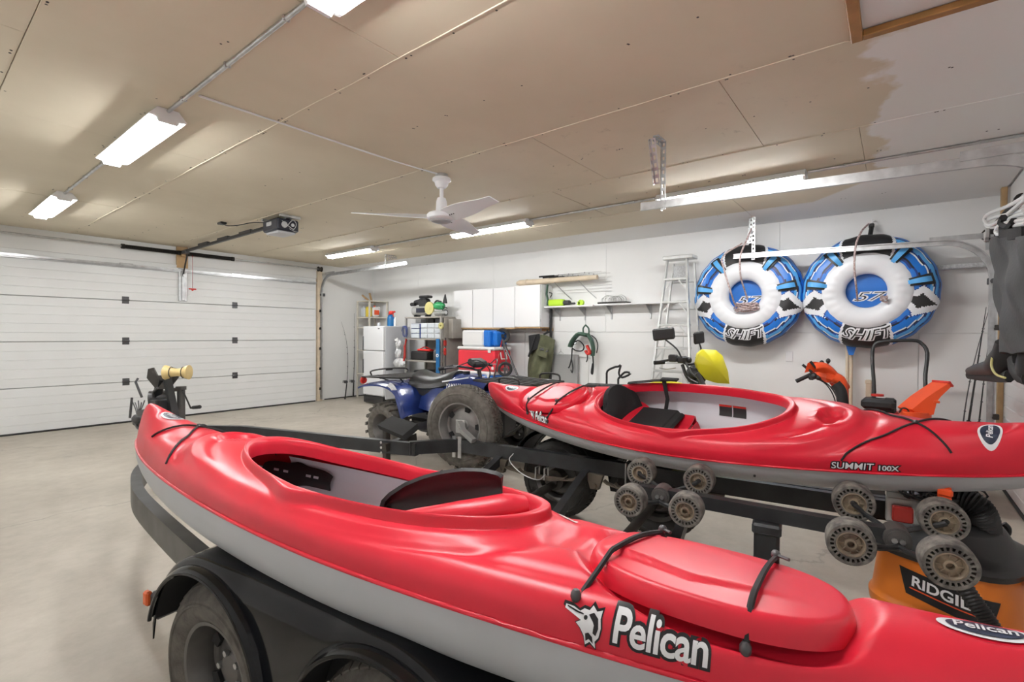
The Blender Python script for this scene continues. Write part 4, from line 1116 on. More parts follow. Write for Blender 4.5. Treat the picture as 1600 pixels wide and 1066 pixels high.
# spare wheel on its arm
sp = P(725, 665, X=2.90)
spw = wheel(tr, sp, (.97, .20, 0), .335, .19, .19, lug=52, rows=5, dirn=-1, name='spare_wheel', rm='rim_light', nuts=False)
sa = vnorm((.97, .20, 0)); x_ = Vector((0, 0, 1)); y_ = x_.cross(sa)
mb = MB().box(sp-sa*.055, (.010, .09, .11), r=Matrix((sa, y_, x_)).transposed(), b=.008)
for s in (-1, 1): mb.cyl(sp-sa*.062+y_*(s*.02)+x_*.035, sp-sa*.075+y_*(s*.02)+x_*.035, .009, n=6)
a_ = TP((P(712, 705, Z=.5)-T0).dot(ta), -.02, ZR+.01)
mb.sqtube([sp-sa*.07+x_*.04, (sp-sa*.09).lerp(a_, .3), a_-Vector((.02, 0, 0))], .045, .035)
for k in (.2, .45, .7): q = (sp-sa*.085).lerp(a_, k); mb.cyl(q-Vector((.02, .0, -.012)), q-Vector((.032, 0, -.012)), .006, n=6)
obj('spare_bracket', mb, 'aluminium', spw)

# winch stand, jack and coupler at the tongue
wx, wy = 1.47, 5.0
mb = MB().sqtube([(wx+.05, wy-.15, .50), (wx+.02, wy+.02, .98)], .06, .05, up=(1, 0, 0)).sqtube([(wx-.05, wy+.28, .50), (wx, wy+.08, .95)], .06, .05, up=(1, 0, 0))
mb.box((wx-.02, wy+.08, .72), (.11, .22, .12), b=.01); obj('winch_post', mb, 'trailer_black', tr)
mb = MB().prism([(-.12, .0), (-.11, .08), (-.07, .09), (-.04, .02), (.04, .02), (.07, .09), (.11, .08), (.12, 0), (.05, -.10), (-.05, -.10)], (wx+.0, wy+.06, .96), (.80, -.60, 0), (0, 0, 1), (.014, .02, 0)); obj('roller_yoke', mb, 'dark_steel', tr)
rc = P(277, 582, X=1.5); rax = (RT+FW*.12).normalized()
mb = MB().lathe([(0, -.098), (.035, -.098), (.062, -.094), (.056, -.072), (.038, -.045), (.033, 0), (.038, .045), (.056, .072), (.062, .094), (.035, .098), (0, .098)], rc, rax, 30); wr_ = obj('bow_roller', mb, 'winch_yellow', tr)
mb = MB()
for s in (-1, 1): mb.lathe([(.043, -.004), (.049, 0), (.043, .004)], rc+rax*(s*.047), rax, 24)
obj('wear_ring', mb, 'dirty_steel', wr_)
mb = MB().cyl((wx-.06, wy+.2, .78), (wx+.06, wy+.14, .78), .06, n=18).tube([(wx-.1, wy+.25, .78), (wx-.14, wy+.27, .92), (wx-.12, wy+.28, .95)], .010, 6).tube([(wx-.16, wy+.30, .78), (wx-.17, wy+.32, .60)], .010, 6)
obj('winch_drum', mb, 'gunmetal', tr)
mb = MB()
for k in range(8): 
    t_ = k/8; c = Vector((wx+.03, wy-.02, .76-.025*k)); mb.tube([c+Vector((.010*math.cos(a)*(1 if k % 2 else .3), .010*math.cos(a)*(.3 if k % 2 else 1), .018*math.sin(a))) for a in [2*PI*i/8 for i in range(8)]], .0035, 5, closed=True)
obj('safety_chain', mb, 'galvanized', tr)
jk = P(283, 632, X=1.62)
mb = MB().cyl((jk.x, jk.y, .28), (jk.x, jk.y, .84), .032, n=16).cyl((jk.x, jk.y, .84), (jk.x, jk.y, .87), .042, n=16).box((jk.x-.03, jk.y, .845), (.11, .05, .03), b=.005).cyl((jk.x, jk.y, .03), (jk.x, jk.y, .3), .024, n=12).box((jk.x, jk.y, .02), (.12, .12, .025), b=.004)
jo = obj('tongue_jack', mb, 'rim_grey', tr)
c = P(292, 625, X=1.62); d = P(300, 637, X=1.62); e = P(309, 637, X=1.62)
obj('crank_handle', MB().tube([(jk.x, jk.y, .865), P(290, 620, X=1.62), P(298, 638, X=1.62), P(303, 638, X=1.62)], .007, 6).cyl(P(302, 637, X=1.62), P(312, 636, X=1.62), .016, n=10), 'black_plastic', jo)
cp_ = P(218, 650, X=1.40)
mb = MB().sqtube([tip, tip+Vector((-.02, .25, .03))], .07, .07).box(tip+Vector((-.03, .32, .04)), (.08, .14, .08), b=.02)
obj('coupler', mb, 'dark_steel', tr)
mb = MB().sqtube([P(245, 640, X=1.42), P(219, 646, X=1.42)], .05, .05).tube([P(236, 640, X=1.42), P(240, 612, X=1.42), P(246, 606, X=1.42)], .010, 6).sph(P(215, 655, X=1.42), (.05, .05, .05), 10)
for k in range(5): mb.tube([P(214, 650, X=1.42), P(212+4*k, 640, X=1.42)+Vector((0, .03*k, 0)), P(206+5*k, 626+3*(k % 2), X=1.42)], .005, 5, sm=3)
mb.tube([P(212, 655, X=1.42), P(214, 668, X=1.42), P(222, 672, X=1.42)], .010, 6, sm=4)
obj('wiring_plug', mb, 'gunmetal', tr)
# ================================================================ QUAD BIKE (blue)
def RX(q): return q
atv = thing('quad_bike', 'blue quad bike with black racks and torn black seat', 'quad bike', (3.93, 3.92, 0), PI)
def A_(name, mb, m_, parent=None, **k): return obj(name, mb, m_, parent or atv, world=False, **k)
def mud_tire(c, R, rr, w_):
    mb = MB(); h = w_/2; sh = R-.022
    mb.lathe([(rr, -h*.7), (rr+.01, -h*.85), ((sh+rr)/2, -h), (sh-.02, -h*.85), (sh, -h*.5), (sh+.002, 0), (sh, h*.5), (sh-.02, h*.85), ((sh+rr)/2, h), (rr+.01, h*.85), (rr, h*.7)], c, (1, 0, 0), 40)
    c = Vector(c)
    for i in range(18):
        for s in (-1, 1):
            th = 2*PI*(i+(.5 if s > 0 else 0))/18; vs = []
            for r_ in (sh-.01, R):
                for (t_, x_) in ((-.02, .02), (.075, .02), (.16, .98), (.04, .98)):
                    rr_ = r_-(.012 if x_ > .5 else 0); th2 = th+t_
                    vs.append(c+Vector((s*x_*h, rr_*math.cos(th2), rr_*math.sin(th2))))
            mb.add(vs, [(4, 5, 6, 7), (0, 1, 5, 4), (1, 2, 6, 5), (2, 3, 7, 6), (3, 0, 4, 7)])
    return mb
for (x, y, R, w_) in ((.42, -.62, .295, .25), (-.42, -.62, .295, .25), (.41, .60, .285, .20), (-.41, .60, .285, .20)):
    t_ = A_('wheel', mud_tire((x, y, R), R, .15, w_), 'tire'); s = 1 if x > 0 else -1
    mb = MB().lathe([(.152, s*w_*.38), (.158, s*w_*.42), (.145, s*w_*.36), (.13, s*w_*.15), (.10, s*w_*.02), (.06, s*w_*.10), (.045, s*w_*.28), (0, s*w_*.28)], (x, y, R), (1, 0, 0), 36)
    mb.lathe([(.13, -s*w_*.1), (.152, -s*w_*.4)], (x, y, R), (1, 0, 0), 36); A_('rim', mb, 'rim_grey', t_)
    mb = MB()
    for k in range(4):
        a = 2*PI*k/4+.4; mb.cyl((x+s*w_*.05, y+.055*math.cos(a), R+.055*math.sin(a)), (x+s*w_*.16, y+.055*math.cos(a), R+.055*math.sin(a)), .011, n=6)
    A_('wheel_nut', mb, 'galvanized', t_)
A_('frame', MB().box((0, 0, .36), (.26, 1.2, .10), b=.03).box((0, .0, .50), (.22, .75, .22), b=.04).cyl((-.36, -.62, .29), (.36, -.62, .29), .028).cyl((-.36, .6, .29), (.36, .6, .29), .024)
   .box((0, .72, .45), (.24, .2, .3), b=.03), 'black_plastic')
A_('engine', MB().box((0, .05, .42), (.34, .32, .30), b=.05).cyl((-.19, .02, .38), (.19, .02, .38), .11, n=24), 'gunmetal')
for s in (-1, 1):
    A_('footwell', MB().sheet(lambda u, v, s=s: (s*(.14+.30*v), -.26+.52*u, .335+.02*math.cos(PI*u*2)), 8, 4, .012), 'black_plastic')
# rear fender : profile along y, swept across with rolled outer edges
def fender_sheet(prof, xi, xo, edge=.05, t=.006, nx=14):
    pr = smooth_path([Vector((0, a, b)) for a, b in prof], 5); m_ = len(pr)
    def fn(s):
        def f(u, v):
            q = pr[min(m_-1, int(round(u*(m_-1))))]
            v2 = v; x = xi+(xo-xi)*min(1, v2*1.08); d = 0
            if v2 > .72: d = -edge*((v2-.72)/.28)**2
            crown = .012*math.sin(PI*min(1, v2/.8))
            return (s*x, q.y, q.z+d+crown)
        return f
    mb = MB()
    for s in (-1, 1): mb.sheet(fn(s), m_, nx, t)
    return mb
rearp = [(-1.10, .735), (-1.0, .765), (-.85, .785), (-.68, .79), (-.52, .765), (-.40, .70), (-.33, .60), (-.30, .50), (-.27, .455)]
A_('rear_fender', fender_sheet(rearp, .06, .50, .035), 'atv_blue')
frontp = [(.14, .47), (.20, .56), (.28, .66), (.40, .735), (.56, .76), (.74, .755), (.90, .72), (1.0, .67)]
A_('front_fender', fender_sheet(frontp, .06, .49, .05), 'atv_blue')
for s in (-1, 1):
    A_('fender_flare', MB().sheet(lambda u, v, s=s: (s*(.475+.03*math.sin(PI*v*.5)), -.40+.13*u*(1-.2*v), .70-.245*u-.06*v+.02), 8, 6, .006), 'atv_blue')
    A_('side_panel', MB().sheet(lambda u, v, s=s: (s*(.15+.10*v**1.5+.03*math.sin(PI*u)), -.32+.50*u, .78-.26*v-.03*u), 12, 8, .008), 'atv_blue')
    A_('fender_sticker', MB().sheet(lambda u, v, s=s: (s*(.505-.05*v+.006-.012*u), -.55+.13*u, .795-.10*u*u-.035*(1-v)+.012), 6, 6, .002), 'sticker')
# fuel tank cover
def tank(u, v):
    y = -.02+.58*u; w_ = .16+.05*math.sin(PI*u); h = .83+.095*math.sin(PI*min(1, .25+.65*u)); a = PI*(v)
    return (w_*math.cos(a)*(abs(math.cos(a))**.1), y, h-.22+.22*math.sin(a)**.7)
A_('tank_cover', MB().grid(tank, 18, 20), 'atv_blue')
A_('tank_cap', MB().cyl((0, .2, .915), (0, .2, .95), .04, n=20), 'black_plastic')
for s in (-1, 1):
    mb = MB(); put_text(mb, 'YAMAHA', lambda a, b, s=s: Vector((s*(.213-.10*max(0, b+.02)), .20+s*a, .80+b+.25*s*a*s*.3)), .07, .001, .2, .8)
    A_('tank_lettering', mb, 'decal_white')
    A_('tank_stripe', MB().sheet(lambda u, v, s=s: (s*(.200-.06*u-.0), .02+.34*u, .83+.06*u+.014*v), 8, 2, .003), 'decal_white')
# seat saddle
def seat(u, v):
    y = -.52+.62*u; a = (v-.5)*2; w_ = .175-.055*u+.03*math.sin(PI*u); top = .905-.055*math.sin(PI*min(1, u*1.1))+.015*u
    th = a*1.35
    return (w_*math.sin(th)/math.sin(1.35)*(1+.12*abs(a)), y, top-.13*abs(a)**2.4-.01*math.sin(9*y)*abs(a))
sc_ = MB().sheet(seat, 26, 18, .03)
sc_.grid(lambda u, v: ((.19-.03*u)*(v-.5)*2, -.52, .905-.13+.13*u), 2, 2) if False else None
A_('seat', sc_, 'seat_vinyl')
for s in (-1, 1): mb = MB(); mb.sheet(lambda u, v, s=s: (s*(.19+.02*math.sin(PI*u)-.05*u), -.42+.46*u, .79-.10*v-.05*math.sin(PI*u)*v), 12, 5, .006); A_('seat_skirt', mb, 'seat_vinyl')
# racks
def rack(name, y0, y1, w0, w1, z0, z1, n):
    mb = MB().tube([(-w0, y0, z0), (-w1, y1, z1), (w1, y1, z1), (w0, y0, z0)], .011, 8, closed=True, sm=0)
    r_ = A_(name, mb, 'rack_black')
    for k in range(n):
        t = (k+.5)/n; x = -w0+2*w0*(k+.5)/n
        A_('slat', MB().box((x, (y0+y1)/2, (z0+z1)/2+.004), (.030, abs(y1-y0), .012), r=Euler((math.atan2(z1-z0, y1-y0), 0, 0)), b=.004), 'rack_black', r_)
    A_('cross_bar', MB().tube([(-w0*.97, (y0+y1)/2, (z0+z1)/2-.01), (w0*.97, (y0+y1)/2, (z0+z1)/2-.01)], .009, 6), 'rack_black', r_)
    return r_
rr_ = rack('rear_rack', -1.16, -.50, .40, .36, .835, .855, 9)
A_('rack_loop', MB().tube([(-.28, -1.14, .84), (-.27, -1.15, .90), (.0, -1.155, .915), (.27, -1.15, .90), (.28, -1.14, .84)], .010, 8, sm=4).box((0, -1.157, .905), (.10, .02, .03), b=.005), 'rack_black', rr_)
for s in (-1, 1): A_('rack_strut', MB().tube([(s*.30, -1.0, .84), (s*.22, -.8, .78), (s*.2, -.7, .70)], .009, 6).tube([(s*.30, -.58, .85), (s*.2, -.6, .76)], .009, 6), 'rack_black', rr_)
fr_ = rack('front_rack', .62, 1.22, .34, .38, .90, .875, 7)
for s in (-1, 1): A_('rack_loop', MB().tube([(s*.34, .95, .88), (s*.345, .97, .945), (s*.35, 1.17, .945), (s*.35, 1.2, .88)], .010, 8, sm=4), 'rack_black', fr_)
A_('tail_light', MB().lathe([(0, .02), (.035, .015), (.045, 0), (.04, -.02), (0, -.025)], (.38, -1.17, .79), (0, -1, 0), 20), 'red')
A_('tail_light', MB().lathe([(0, .02), (.035, .015), (.045, 0), (.04, -.02), (0, -.025)], (-.38, -1.17, .79), (0, -1, 0), 20), 'red')
# handlebar
hb = A_('handlebar', MB().tube([(.38, .22, 1.00), (.26, .28, 1.02), (.12, .36, 1.00), (0, .38, .97), (-.12, .36, 1.0), (-.26, .28, 1.02), (-.38, .22, 1.00)], .012, 8, sm=4), 'black_plastic')
for s in (-1, 1):
    A_('grip', MB().cyl((s*.28, .27, 1.02), (s*.42, .20, .995), .018, n=12), 'black_matte', hb)
    A_('lever', MB().tube([(s*.27, .31, 1.02), (s*.33, .34, 1.02), (s*.42, .28, 1.01)], .005, 6, sm=3), 'galvanized', hb)
    A_('cable', MB().tube([(s*.25, .33, 1.03), (s*.16, .50, 1.09), (s*.05, .58, .98), (s*.04, .52, .80)], .006, 6, sm=5), 'black_plastic', hb)
A_('handlebar_pod', MB().box((0, .36, 1.05), (.22, .13, .07), r=Euler((-.4, 0, 0)), b=.02), 'black_plastic', hb)
A_('steering_stem', MB().cyl((0, .38, .98), (0, .52, .45), .022, n=12), 'black_plastic')
A_('headlight', MB().lathe([(0, .04), (.06, .03), (.075, 0), (.06, -.03), (0, -.04)], (0, 1.0, .70), (0, 1, .1), 24), 'clear_plastic')
A_('front_bumper', MB().tube([(-.25, 1.0, .40), (-.24, 1.16, .52), (-.2, 1.18, .72), (.2, 1.18, .72), (.24, 1.16, .52), (.25, 1.0, .40)], .014, 8, sm=3), 'rack_black')

# ================================================================ MOTORCYCLE beyond the far kayak
mt = thing('motorcycle', 'motorcycle with yellow nose cowl and two black mirrors', 'motorcycle', (4.62, 1.55, 0), 0)
def wq(px, py, X): return P(px, py, X=X)
cx_, cy_ = 4.6, 1.50
hd = Vector((.35, -.94, 0)).normalized(); hs = Vector((hd.y, -hd.x, 0))     # heading, side
def MM(a, s, z): q = Vector((cx_, cy_, 0))+hd*a+hs*s; return Vector((q.x, q.y, z))
for nm, a in (('wheel', .42), ('wheel', -.92)):
    t_ = obj(nm, MB().lathe([(.24, -.03), (.29, -.045), (.32, -.02), (.325, 0), (.32, .02), (.29, .045), (.24, .03)], MM(a, 0, .325), hs, 40), 'tire_dark', mt)
    mb = MB().lathe([(.245, -.02), (.235, 0), (.245, .02)], MM(a, 0, .325), hs, 40).cyl(MM(a, -.05, .325), MM(a, .05, .325), .04)
    x, y = frame(hs)
    for k in range(18): th = 2*PI*k/18; mb.cyl(MM(a, 0, .325)+(x*math.cos(th)+y*math.sin(th))*.03, MM(a, 0, .325)+(x*math.cos(th+.2)+y*math.sin(th+.2))*.238, .0025, n=5, cap=False)
    obj('rim', mb, 'rim_light', t_)
for s in (-1, 1): obj('fork_leg', MB().cyl(MM(.42, s*.09, .33), MM(.06, s*.09, 1.02), .022, n=12), 'gunmetal', mt)
obj('frame', MB().tube([MM(.08, 0, .95), MM(.02, 0, .5), MM(-.25, 0, .32), MM(-.5, 0, .36), MM(-.92, 0, .325)], .022, 8, sm=3).tube([MM(.08, 0, .92), MM(-.4, 0, .75), MM(-1.0, 0, .80)], .020, 8), 'black_plastic', mt)
obj('engine', MB().box(MM(-.22, 0, .45), (.26, .30, .28), r=Matrix.Rotation(math.atan2(hd.y, hd.x), 3, 'Z'), b=.05), 'gunmetal', mt)
obj('fuel_tank', MB().sph(MM(-.2, 0, .84), (.14, .22, .10), 18), 'moto_yellow', mt)
obj('saddle', MB().box(MM(-.68, 0, .84), (.24, .62, .07), r=Matrix.Rotation(math.atan2(hd.y, hd.x)-PI/2, 3, 'Z'), b=.03), 'black_matte', mt)
obj('rear_fender', MB().sheet(lambda u, v: MM(-.9-.35*u, (v-.5)*.16, .80+.06*u-.02*abs(v-.5)), 6, 5, .006), 'moto_yellow', mt)
gz = 1.10
g0 = wq(1022, 567, 4.45); g1 = wq(1058, 565, 4.6); g2 = wq(1092, 566, 4.85)
hb = obj('handlebar', MB().tube([g0, g1+Vector((0, 0, .02)), wq(1075, 570, 4.7), g2], .012, 8, sm=3), 'black_plastic', mt)
obj('grip', MB().cyl(g0, g0.lerp(g1, .45), .019, n=12), 'black_matte', hb)
obj('grip', MB().cyl(g2, g2+(g2-g1)*.35, .019, n=12), 'black_matte', hb)
obj('switch_cluster', MB().box(wq(1052, 560, 4.55), (.07, .08, .07), b=.012).box(wq(1066, 562, 4.6), (.12, .07, .06), b=.012).sph(wq(1076, 563, 4.65), .03, 10), 'black_plastic', hb)
obj('lever', MB().tube([wq(1056, 575, 4.5), wq(1042, 577, 4.45), wq(1030, 575, 4.42)], .006, 6, sm=2), 'galvanized', hb)
for (mx, my, w_, h_, X, bx, by) in ((1037, 522, .135, .085, 4.5, 1065, 560), (1092, 528, .05, .085, 4.8, 1087, 560)):
    c = wq(mx, my, X); n_ = (CP-c).normalized() if w_ > .1 else Vector((-.3, .95, 0))
    R_ = Matrix.Rotation(math.atan2(c.y, c.x)+PI/2+(0 if w_ > .1 else .9), 3, 'Z')
    m_ = obj('mirror', MB().box(c, (.20 if w_ > .1 else .15, .03, .115), r=R_ @ Euler((0, .12, 0)).to_matrix(), b=.022), 'black_plastic', mt)
    obj('mirror_stem', MB().tube([c+Vector((0, 0, -.04)), wq((mx+bx)/2+6, (my+by)/2+4, X), wq(bx, by, X)], .008, 8, sm=3), 'black_plastic', m_)
cw = [(0, .03), (.02, .12), (.07, .16), (.20, .155), (.27, .10), (.33, -.05), (.345, -.16), (.22, -.155), (.10, -.12), (.03, -.05)]
co = wq(1088, 573, 4.62)
def cowl(u, v):
    pl = cw; k = u*len(pl); i = int(k) % len(pl); f = k-int(k); a = Vector(pl[i]); b = Vector(pl[(i+1) % len(pl)]); p = a.lerp(b, f); c = Vector((.17, .0))
    q = c+(p-c)*v; bul = .07*(1-v*v)
    rt = Vector((-.62*-1, -.78, 0)).normalized()
    rt = RT*.9+Vector((0, 0, 0))
    return co+rt*q.x+Vector((0, 0, q.y))-FW*bul
cl = obj('nose_cowl', MB().grid(cowl, 60, 10, cu=True).grid(lambda u, v: cowl(u, 1)+FW*(.05*v), 60, 2, cu=True), 'moto_yellow', mt)
obj('cable', MB().tube([wq(1070, 565, 4.6), wq(1082, 585, 4.55), wq(1098, 595, 4.55)], .010, 6, sm=4).tube([wq(1066, 570, 4.6), wq(1074, 590, 4.58), wq(1090, 600, 4.6)], .016, 6, sm=4), 'black_plastic', hb)
obj('headlight_housing', MB().sph(wq(1088, 586, 4.72), (.09, .10, .10), 14), 'black_plastic', mt)
# bent tube frame seen over the kayak
q = [(948, 592), (949, 580), (960, 574), (966, 573), (970, 571), (967, 583), (972, 590), (985, 584), (976, 582), (966, 592)]
solo('bent_tube_rack', MB().tube([P(a, b, X=4.9) for a, b in q], .012, 8, sm=3).tube([P(948, 592, X=4.9)-Vector((0, 0, k)) for k in (0, .45, .93)], .012, 8).tube([P(966, 592, X=4.9)-Vector((0, 0, k)) for k in (0, .93)], .012, 8), 'black_plastic', 'black bent tube rack poking above the far kayak', 'rack')

# ================================================================ FRIDGE CORNER
fxa, fxb, fya, fyb = 5.70, 6.36, 7.56, 8.18
fr = thing('fridge', 'white top-freezer fridge standing in the far corner', 'fridge', ((fxa+fxb)/2, (fya+fyb)/2, 0))
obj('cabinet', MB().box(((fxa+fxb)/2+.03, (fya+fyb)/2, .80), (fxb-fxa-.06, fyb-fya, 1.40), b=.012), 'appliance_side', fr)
for z0, z1 in ((.17, 1.02), (1.035, 1.495)):
    d_ = obj('door', MB().box((fxa+.03, (fya+fyb)/2, (z0+z1)/2), (.06, fyb-fya, z1-z0), b=.012), 'appliance_white', fr)
    obj('handle', MB().box((fxa-.008, fyb-.015, (z0+z1)/2+(-.2 if z0 > 1 else .25)*.5), (.03, .02, .28), b=.008), 'gunmetal', d_)
obj('badge', MB().box((fxa-.002, fya+.12, 1.45), (.004, .05, .018)), 'gunmetal', fr)
obj('kick_plate', MB().box((fxa+.05, (fya+fyb)/2, .085), (.08, fyb-fya-.02, .13), b=.006), 'black_plastic', fr)
for y in (fya+.06, fyb-.06): obj('foot', MB().cyl((fxb-.1, y, 0), (fxb-.1, y, .10), .02), 'black_plastic', fr)
# corner cubby shelf over the fridge
cy0 = 8.55; q = P(577, 480, Y=cy0); x0 = q.x; x1 = 6.585; q1 = P(557, 480, X=x0); y1 = min(9.08, q1.y)
zb, zt = P(577, 512, Y=cy0).z, P(577, 470, Y=cy0).z; zm = P(577, 496, Y=cy0).z
cs = thing('corner_shelf', 'open cream cubby shelf in corner above fridge', 'shelf', ((x0+x1)/2, (cy0+y1)/2, zb-1.3))
for (x, y) in ((x0+.015, cy0+.015), (x1-.015, cy0+.015), (x0+.015, y1-.015), (x1-.015, y1-.015)): obj('post', MB().box((x, y, zt/2), (.03, .03, zt)), 'cream_board', cs)
for z in (zb, zm, zt, .5, 1.0): obj('shelf_board', MB().box(((x0+x1)/2, (cy0+y1)/2, z), (x1-x0, y1-cy0, .018)), 'cream_board', cs)
obj('back_panel', MB().box((x1-.005, (cy0+y1)/2, (zb+zt)/2), (.006, y1-cy0, zt-zb)), 'cabinet_white', cs)
def bottle(nm, lb, cat, x, y, z, r, h, m_, cap='black_plastic', grp=None):
    t = thing(nm, lb, cat, (x, y, z), group=grp)
    obj('body', MB().lathe([(0, 0), (r*.95, 0), (r, h*.05), (r, h*.62), (r*.8, h*.74), (r*.35, h*.84), (r*.35, h*.9), (0, h*.9)], (x, y, z), n=18), m_, t)
    obj('cap', MB().cyl((x, y, z+h*.88), (x, y, z+h), r*.42, n=14), cap, t); return t
zz = zm+.009
ybay = lambda f: cy0+.04+(y1-cy0-.08)*f
t = thing('oil_jug', 'tall yellow plastic jug on the corner shelf', 'jug', (x0+.08, ybay(.25), zz))
obj('body', MB().box((x0+.08, ybay(.25), zz+.11), (.09, .12, .22), b=.02), 'yellow', t); obj('cap', MB().cyl((x0+.08, ybay(.25)-.02, zz+.22), (x0+.08, ybay(.25)-.02, zz+.25), .02), 'yellow', t)
solo('white_bottle', MB().box((x0+.08, ybay(.7), zz+.10), (.08, .13, .20), b=.02).cyl((x0+.08, ybay(.7), zz+.2), (x0+.08, ybay(.7), zz+.23), .02), 'clear_plastic', 'translucent bottle left of the yellow jug', 'bottle')
t = thing('washer_jug', 'white jug with orange label and handle in right cubby', 'jug', (x0+.28, cy0+.10, zz))
obj('body', MB().box((x0+.22, cy0+.10, zz+.11), (.16, .10, .22), b=.035), 'cooler_white', t); obj('jug_label', MB().box((x0+.22, cy0+.047, zz+.10), (.12, .004, .10)), 'orange_paint', t)
obj('handle', MB().tube([(x0+.27, cy0+.10, zz+.2), (x0+.33, cy0+.10, zz+.21), (x0+.32, cy0+.10, zz+.1)], .012, 8, sm=3), 'cooler_white', t)
obj('cap', MB().cyl((x0+.2, cy0+.10, zz+.21), (x0+.2, cy0+.1, zz+.24), .02), 'orange_paint', t)
for k, (dx, col_) in enumerate(((0, 'raw_wood'), (.10, 'raw_wood'))):
    solo('wood_offcut', MB().box((x0+.08+dx, cy0+.25-.05*k, zt+.075), (.03, .22, .03), r=Euler((.55 if k == 0 else 1.2, 0, .1))), col_, ('short wood offcut leaning left on corner shelf top', 'upright wood offcut on corner shelf top')[k], 'wood')
# bottles on the fridge
t = thing('spray_bottle', 'blue spray bottle with red trigger head on the fridge', 'bottle', (5.98, 7.68, 1.502))
obj('body', MB().lathe([(0, 0), (.07, 0), (.072, .02), (.072, .15), (.055, .20), (.03, .22), (0, .22)], (5.98, 7.68, 1.502), n=20), 'level_blue', t)
obj('trigger_head', MB().box((5.98, 7.67, 1.76), (.07, .11, .07), b=.02).box((5.98, 7.60, 1.775), (.03, .10, .035), b=.01).tube([(5.98, 7.63, 1.75), (5.98, 7.60, 1.71), (5.98, 7.62, 1.68)], .008, 6).box((5.98, 7.71, 1.73), (.05, .05, .08), b=.015), 'red', t)
solo('glass_jar', MB().lathe([(0, 0), (.03, 0), (.032, .05), (.025, .065), (0, .065)], (5.9, 7.95, 1.502), n=16), 'clear_plastic', 'small clear jar on the fridge top', 'jar')
solo('white_spray_can', MB().lathe([(0, 0), (.03, 0), (.03, .13), (.015, .15), (.015, .17), (0, .17)], (6.02, 7.60, 1.502), n=16), 'cooler_white', 'white can beside the blue spray bottle', 'can')

# fishing rods at the far corner
def rod(lb, a, b_, bend=0, r=.006, reel=None, group=None, m_='black_plastic', guides=5, hand=.32):
    a, b_ = Vector(a), Vector(b_); t = thing('fishing_rod', lb, 'fishing rod', a, group=group); d = b_-a
    sd = Vector((bend if not isinstance(bend, tuple) else 0, 0, 0)) if not isinstance(bend, tuple) else Vector(bend)
    pts = [a+d*k/12+sd*((k/12)**3) for k in range(13)]
    obj('blank', MB().tube(pts, [r*(1.15-.9*k/12) for k in range(13)], 6), m_, t)
    obj('grip', MB().cyl(a, a+d*(hand/d.length), r*2.2, r*1.7, n=10), 'black_matte' if m_ != 'pale_wood' else 'trim_wood', t)
    for k in range(guides):
        i = 4+k*8//max(1, guides); i = min(12, i); q = pts[i]; mb = MB(); n_ = vnorm(Vector((-1, 0, 0))*1.0)
        mb.tube([q+n_*.012+Vector((.0, .008*math.cos(w2), .008*math.sin(w2))) for w2 in [2*PI*j/8 for j in range(8)]], .0022, 5, closed=True).cyl(q, q+n_*.006, .002, n=5); obj('line_guide', mb, 'gunmetal', t)
    if reel: 
        q = a+d*(reel/d.length); obj('reel', MB().cyl(q+Vector((-.03, -.03, 0)), q+Vector((-.03, .03, 0)), .032, n=16).tube([q+Vector((-.03, .03, 0)), q+Vector((-.05, .06, .03)), q+Vector((-.05, .07, -.02))], .006, 6), 'gunmetal', t)
    return t
rod('tall fishing rod nearest the fridge, leaning on the corner wall', P(552, 620, Y=8.75), P(556, 490, Y=9.02), (-.04, 0, 0), .008, .32)
rod('slim fishing rod with curved tip arching toward the door', P(539, 624, Y=8.7), P(553, 505, Y=9.02), (-.30, 0, .02), .006, .36)

# ================================================================ SHELVING UNIT with its load
sx0, sx1, sy0, sy1 = 5.92, 6.45, 6.22, 7.20
su = thing('shelving_unit', 'tan utility shelving unit beside the fridge', 'shelving', ((sx0+sx1)/2, (sy0+sy1)/2, 0))
for z in (.10, .47, .86, 1.26, 1.655): obj('shelf_board', MB().box(((sx0+sx1)/2, (sy0+sy1)/2, z), (sx1-sx0, sy1-sy0, .025), b=.003), 'shelf_tan', su)
for x in (sx0+.02, sx1-.02):
    for y in (sy0+.02, sy1-.02): obj('post', MB().box((x, y, .83), (.035, .035, 1.66)), 'steel_shelf', su)
obj('side_panel', MB().box((sx0+.30, sy0-.012, .83), (.50, .016, 1.62), b=.003), 'shelf_tan', su)
obj('drawer_box', MB().box((sx0+.33, sy0-.08, 1.45), (.36, .12, .34), b=.006).box((sx0+.33, sy0-.143, 1.55), (.28, .004, .01)), 'shelf_tan', su, label='small tan cabinet fixed on the side')
obj('back_panel', MB().box((sx1+.005, (sy0+sy1)/2, .83), (.006, sy1-sy0, 1.62)), 'shelf_tan', su)
# compressor on top
ct = thing('air_compressor', 'silver pancake-tank air compressor with black pump on shelving', 'air compressor', (6.1, 6.90, 1.668))
cz = 1.668
obj('tank', MB().lathe([(0, -.27), (.05, -.265), (.085, -.22), (.088, 0), (.088, .22), (.05, .265), (0, .27)], (6.08, 6.88, cz+.115), (0, 1, 0), 28), 'aluminium', ct)
obj('tank_label', MB().box((6.08-.089, 6.82, cz+.12), (.004, .28, .085), b=.001), 'cover_navy', ct)
mb = MB(); put_text(mb, 'KODIAK', lambda a, b: (5.987, 6.82-a, cz+.12+b), .075, .001, 0, .8) if False else None
for y in (-.15, .15): obj('foot', MB().box((6.08, 6.88+y, cz+.02), (.14, .04, .035), b=.008), 'black_plastic', ct)
obj('pump', MB().box((6.10, 6.86, cz+.27), (.16, .22, .14), b=.03).cyl((6.1, 6.97, cz+.29), (6.1, 7.10, cz+.27), .05, n=16).box((6.1, 6.82, cz+.37), (.14, .26, .05), b=.02).cyl((6.05, 7.05, cz+.24), (6.05, 7.16, cz+.24), .035, n=14), 'black_plastic', ct)
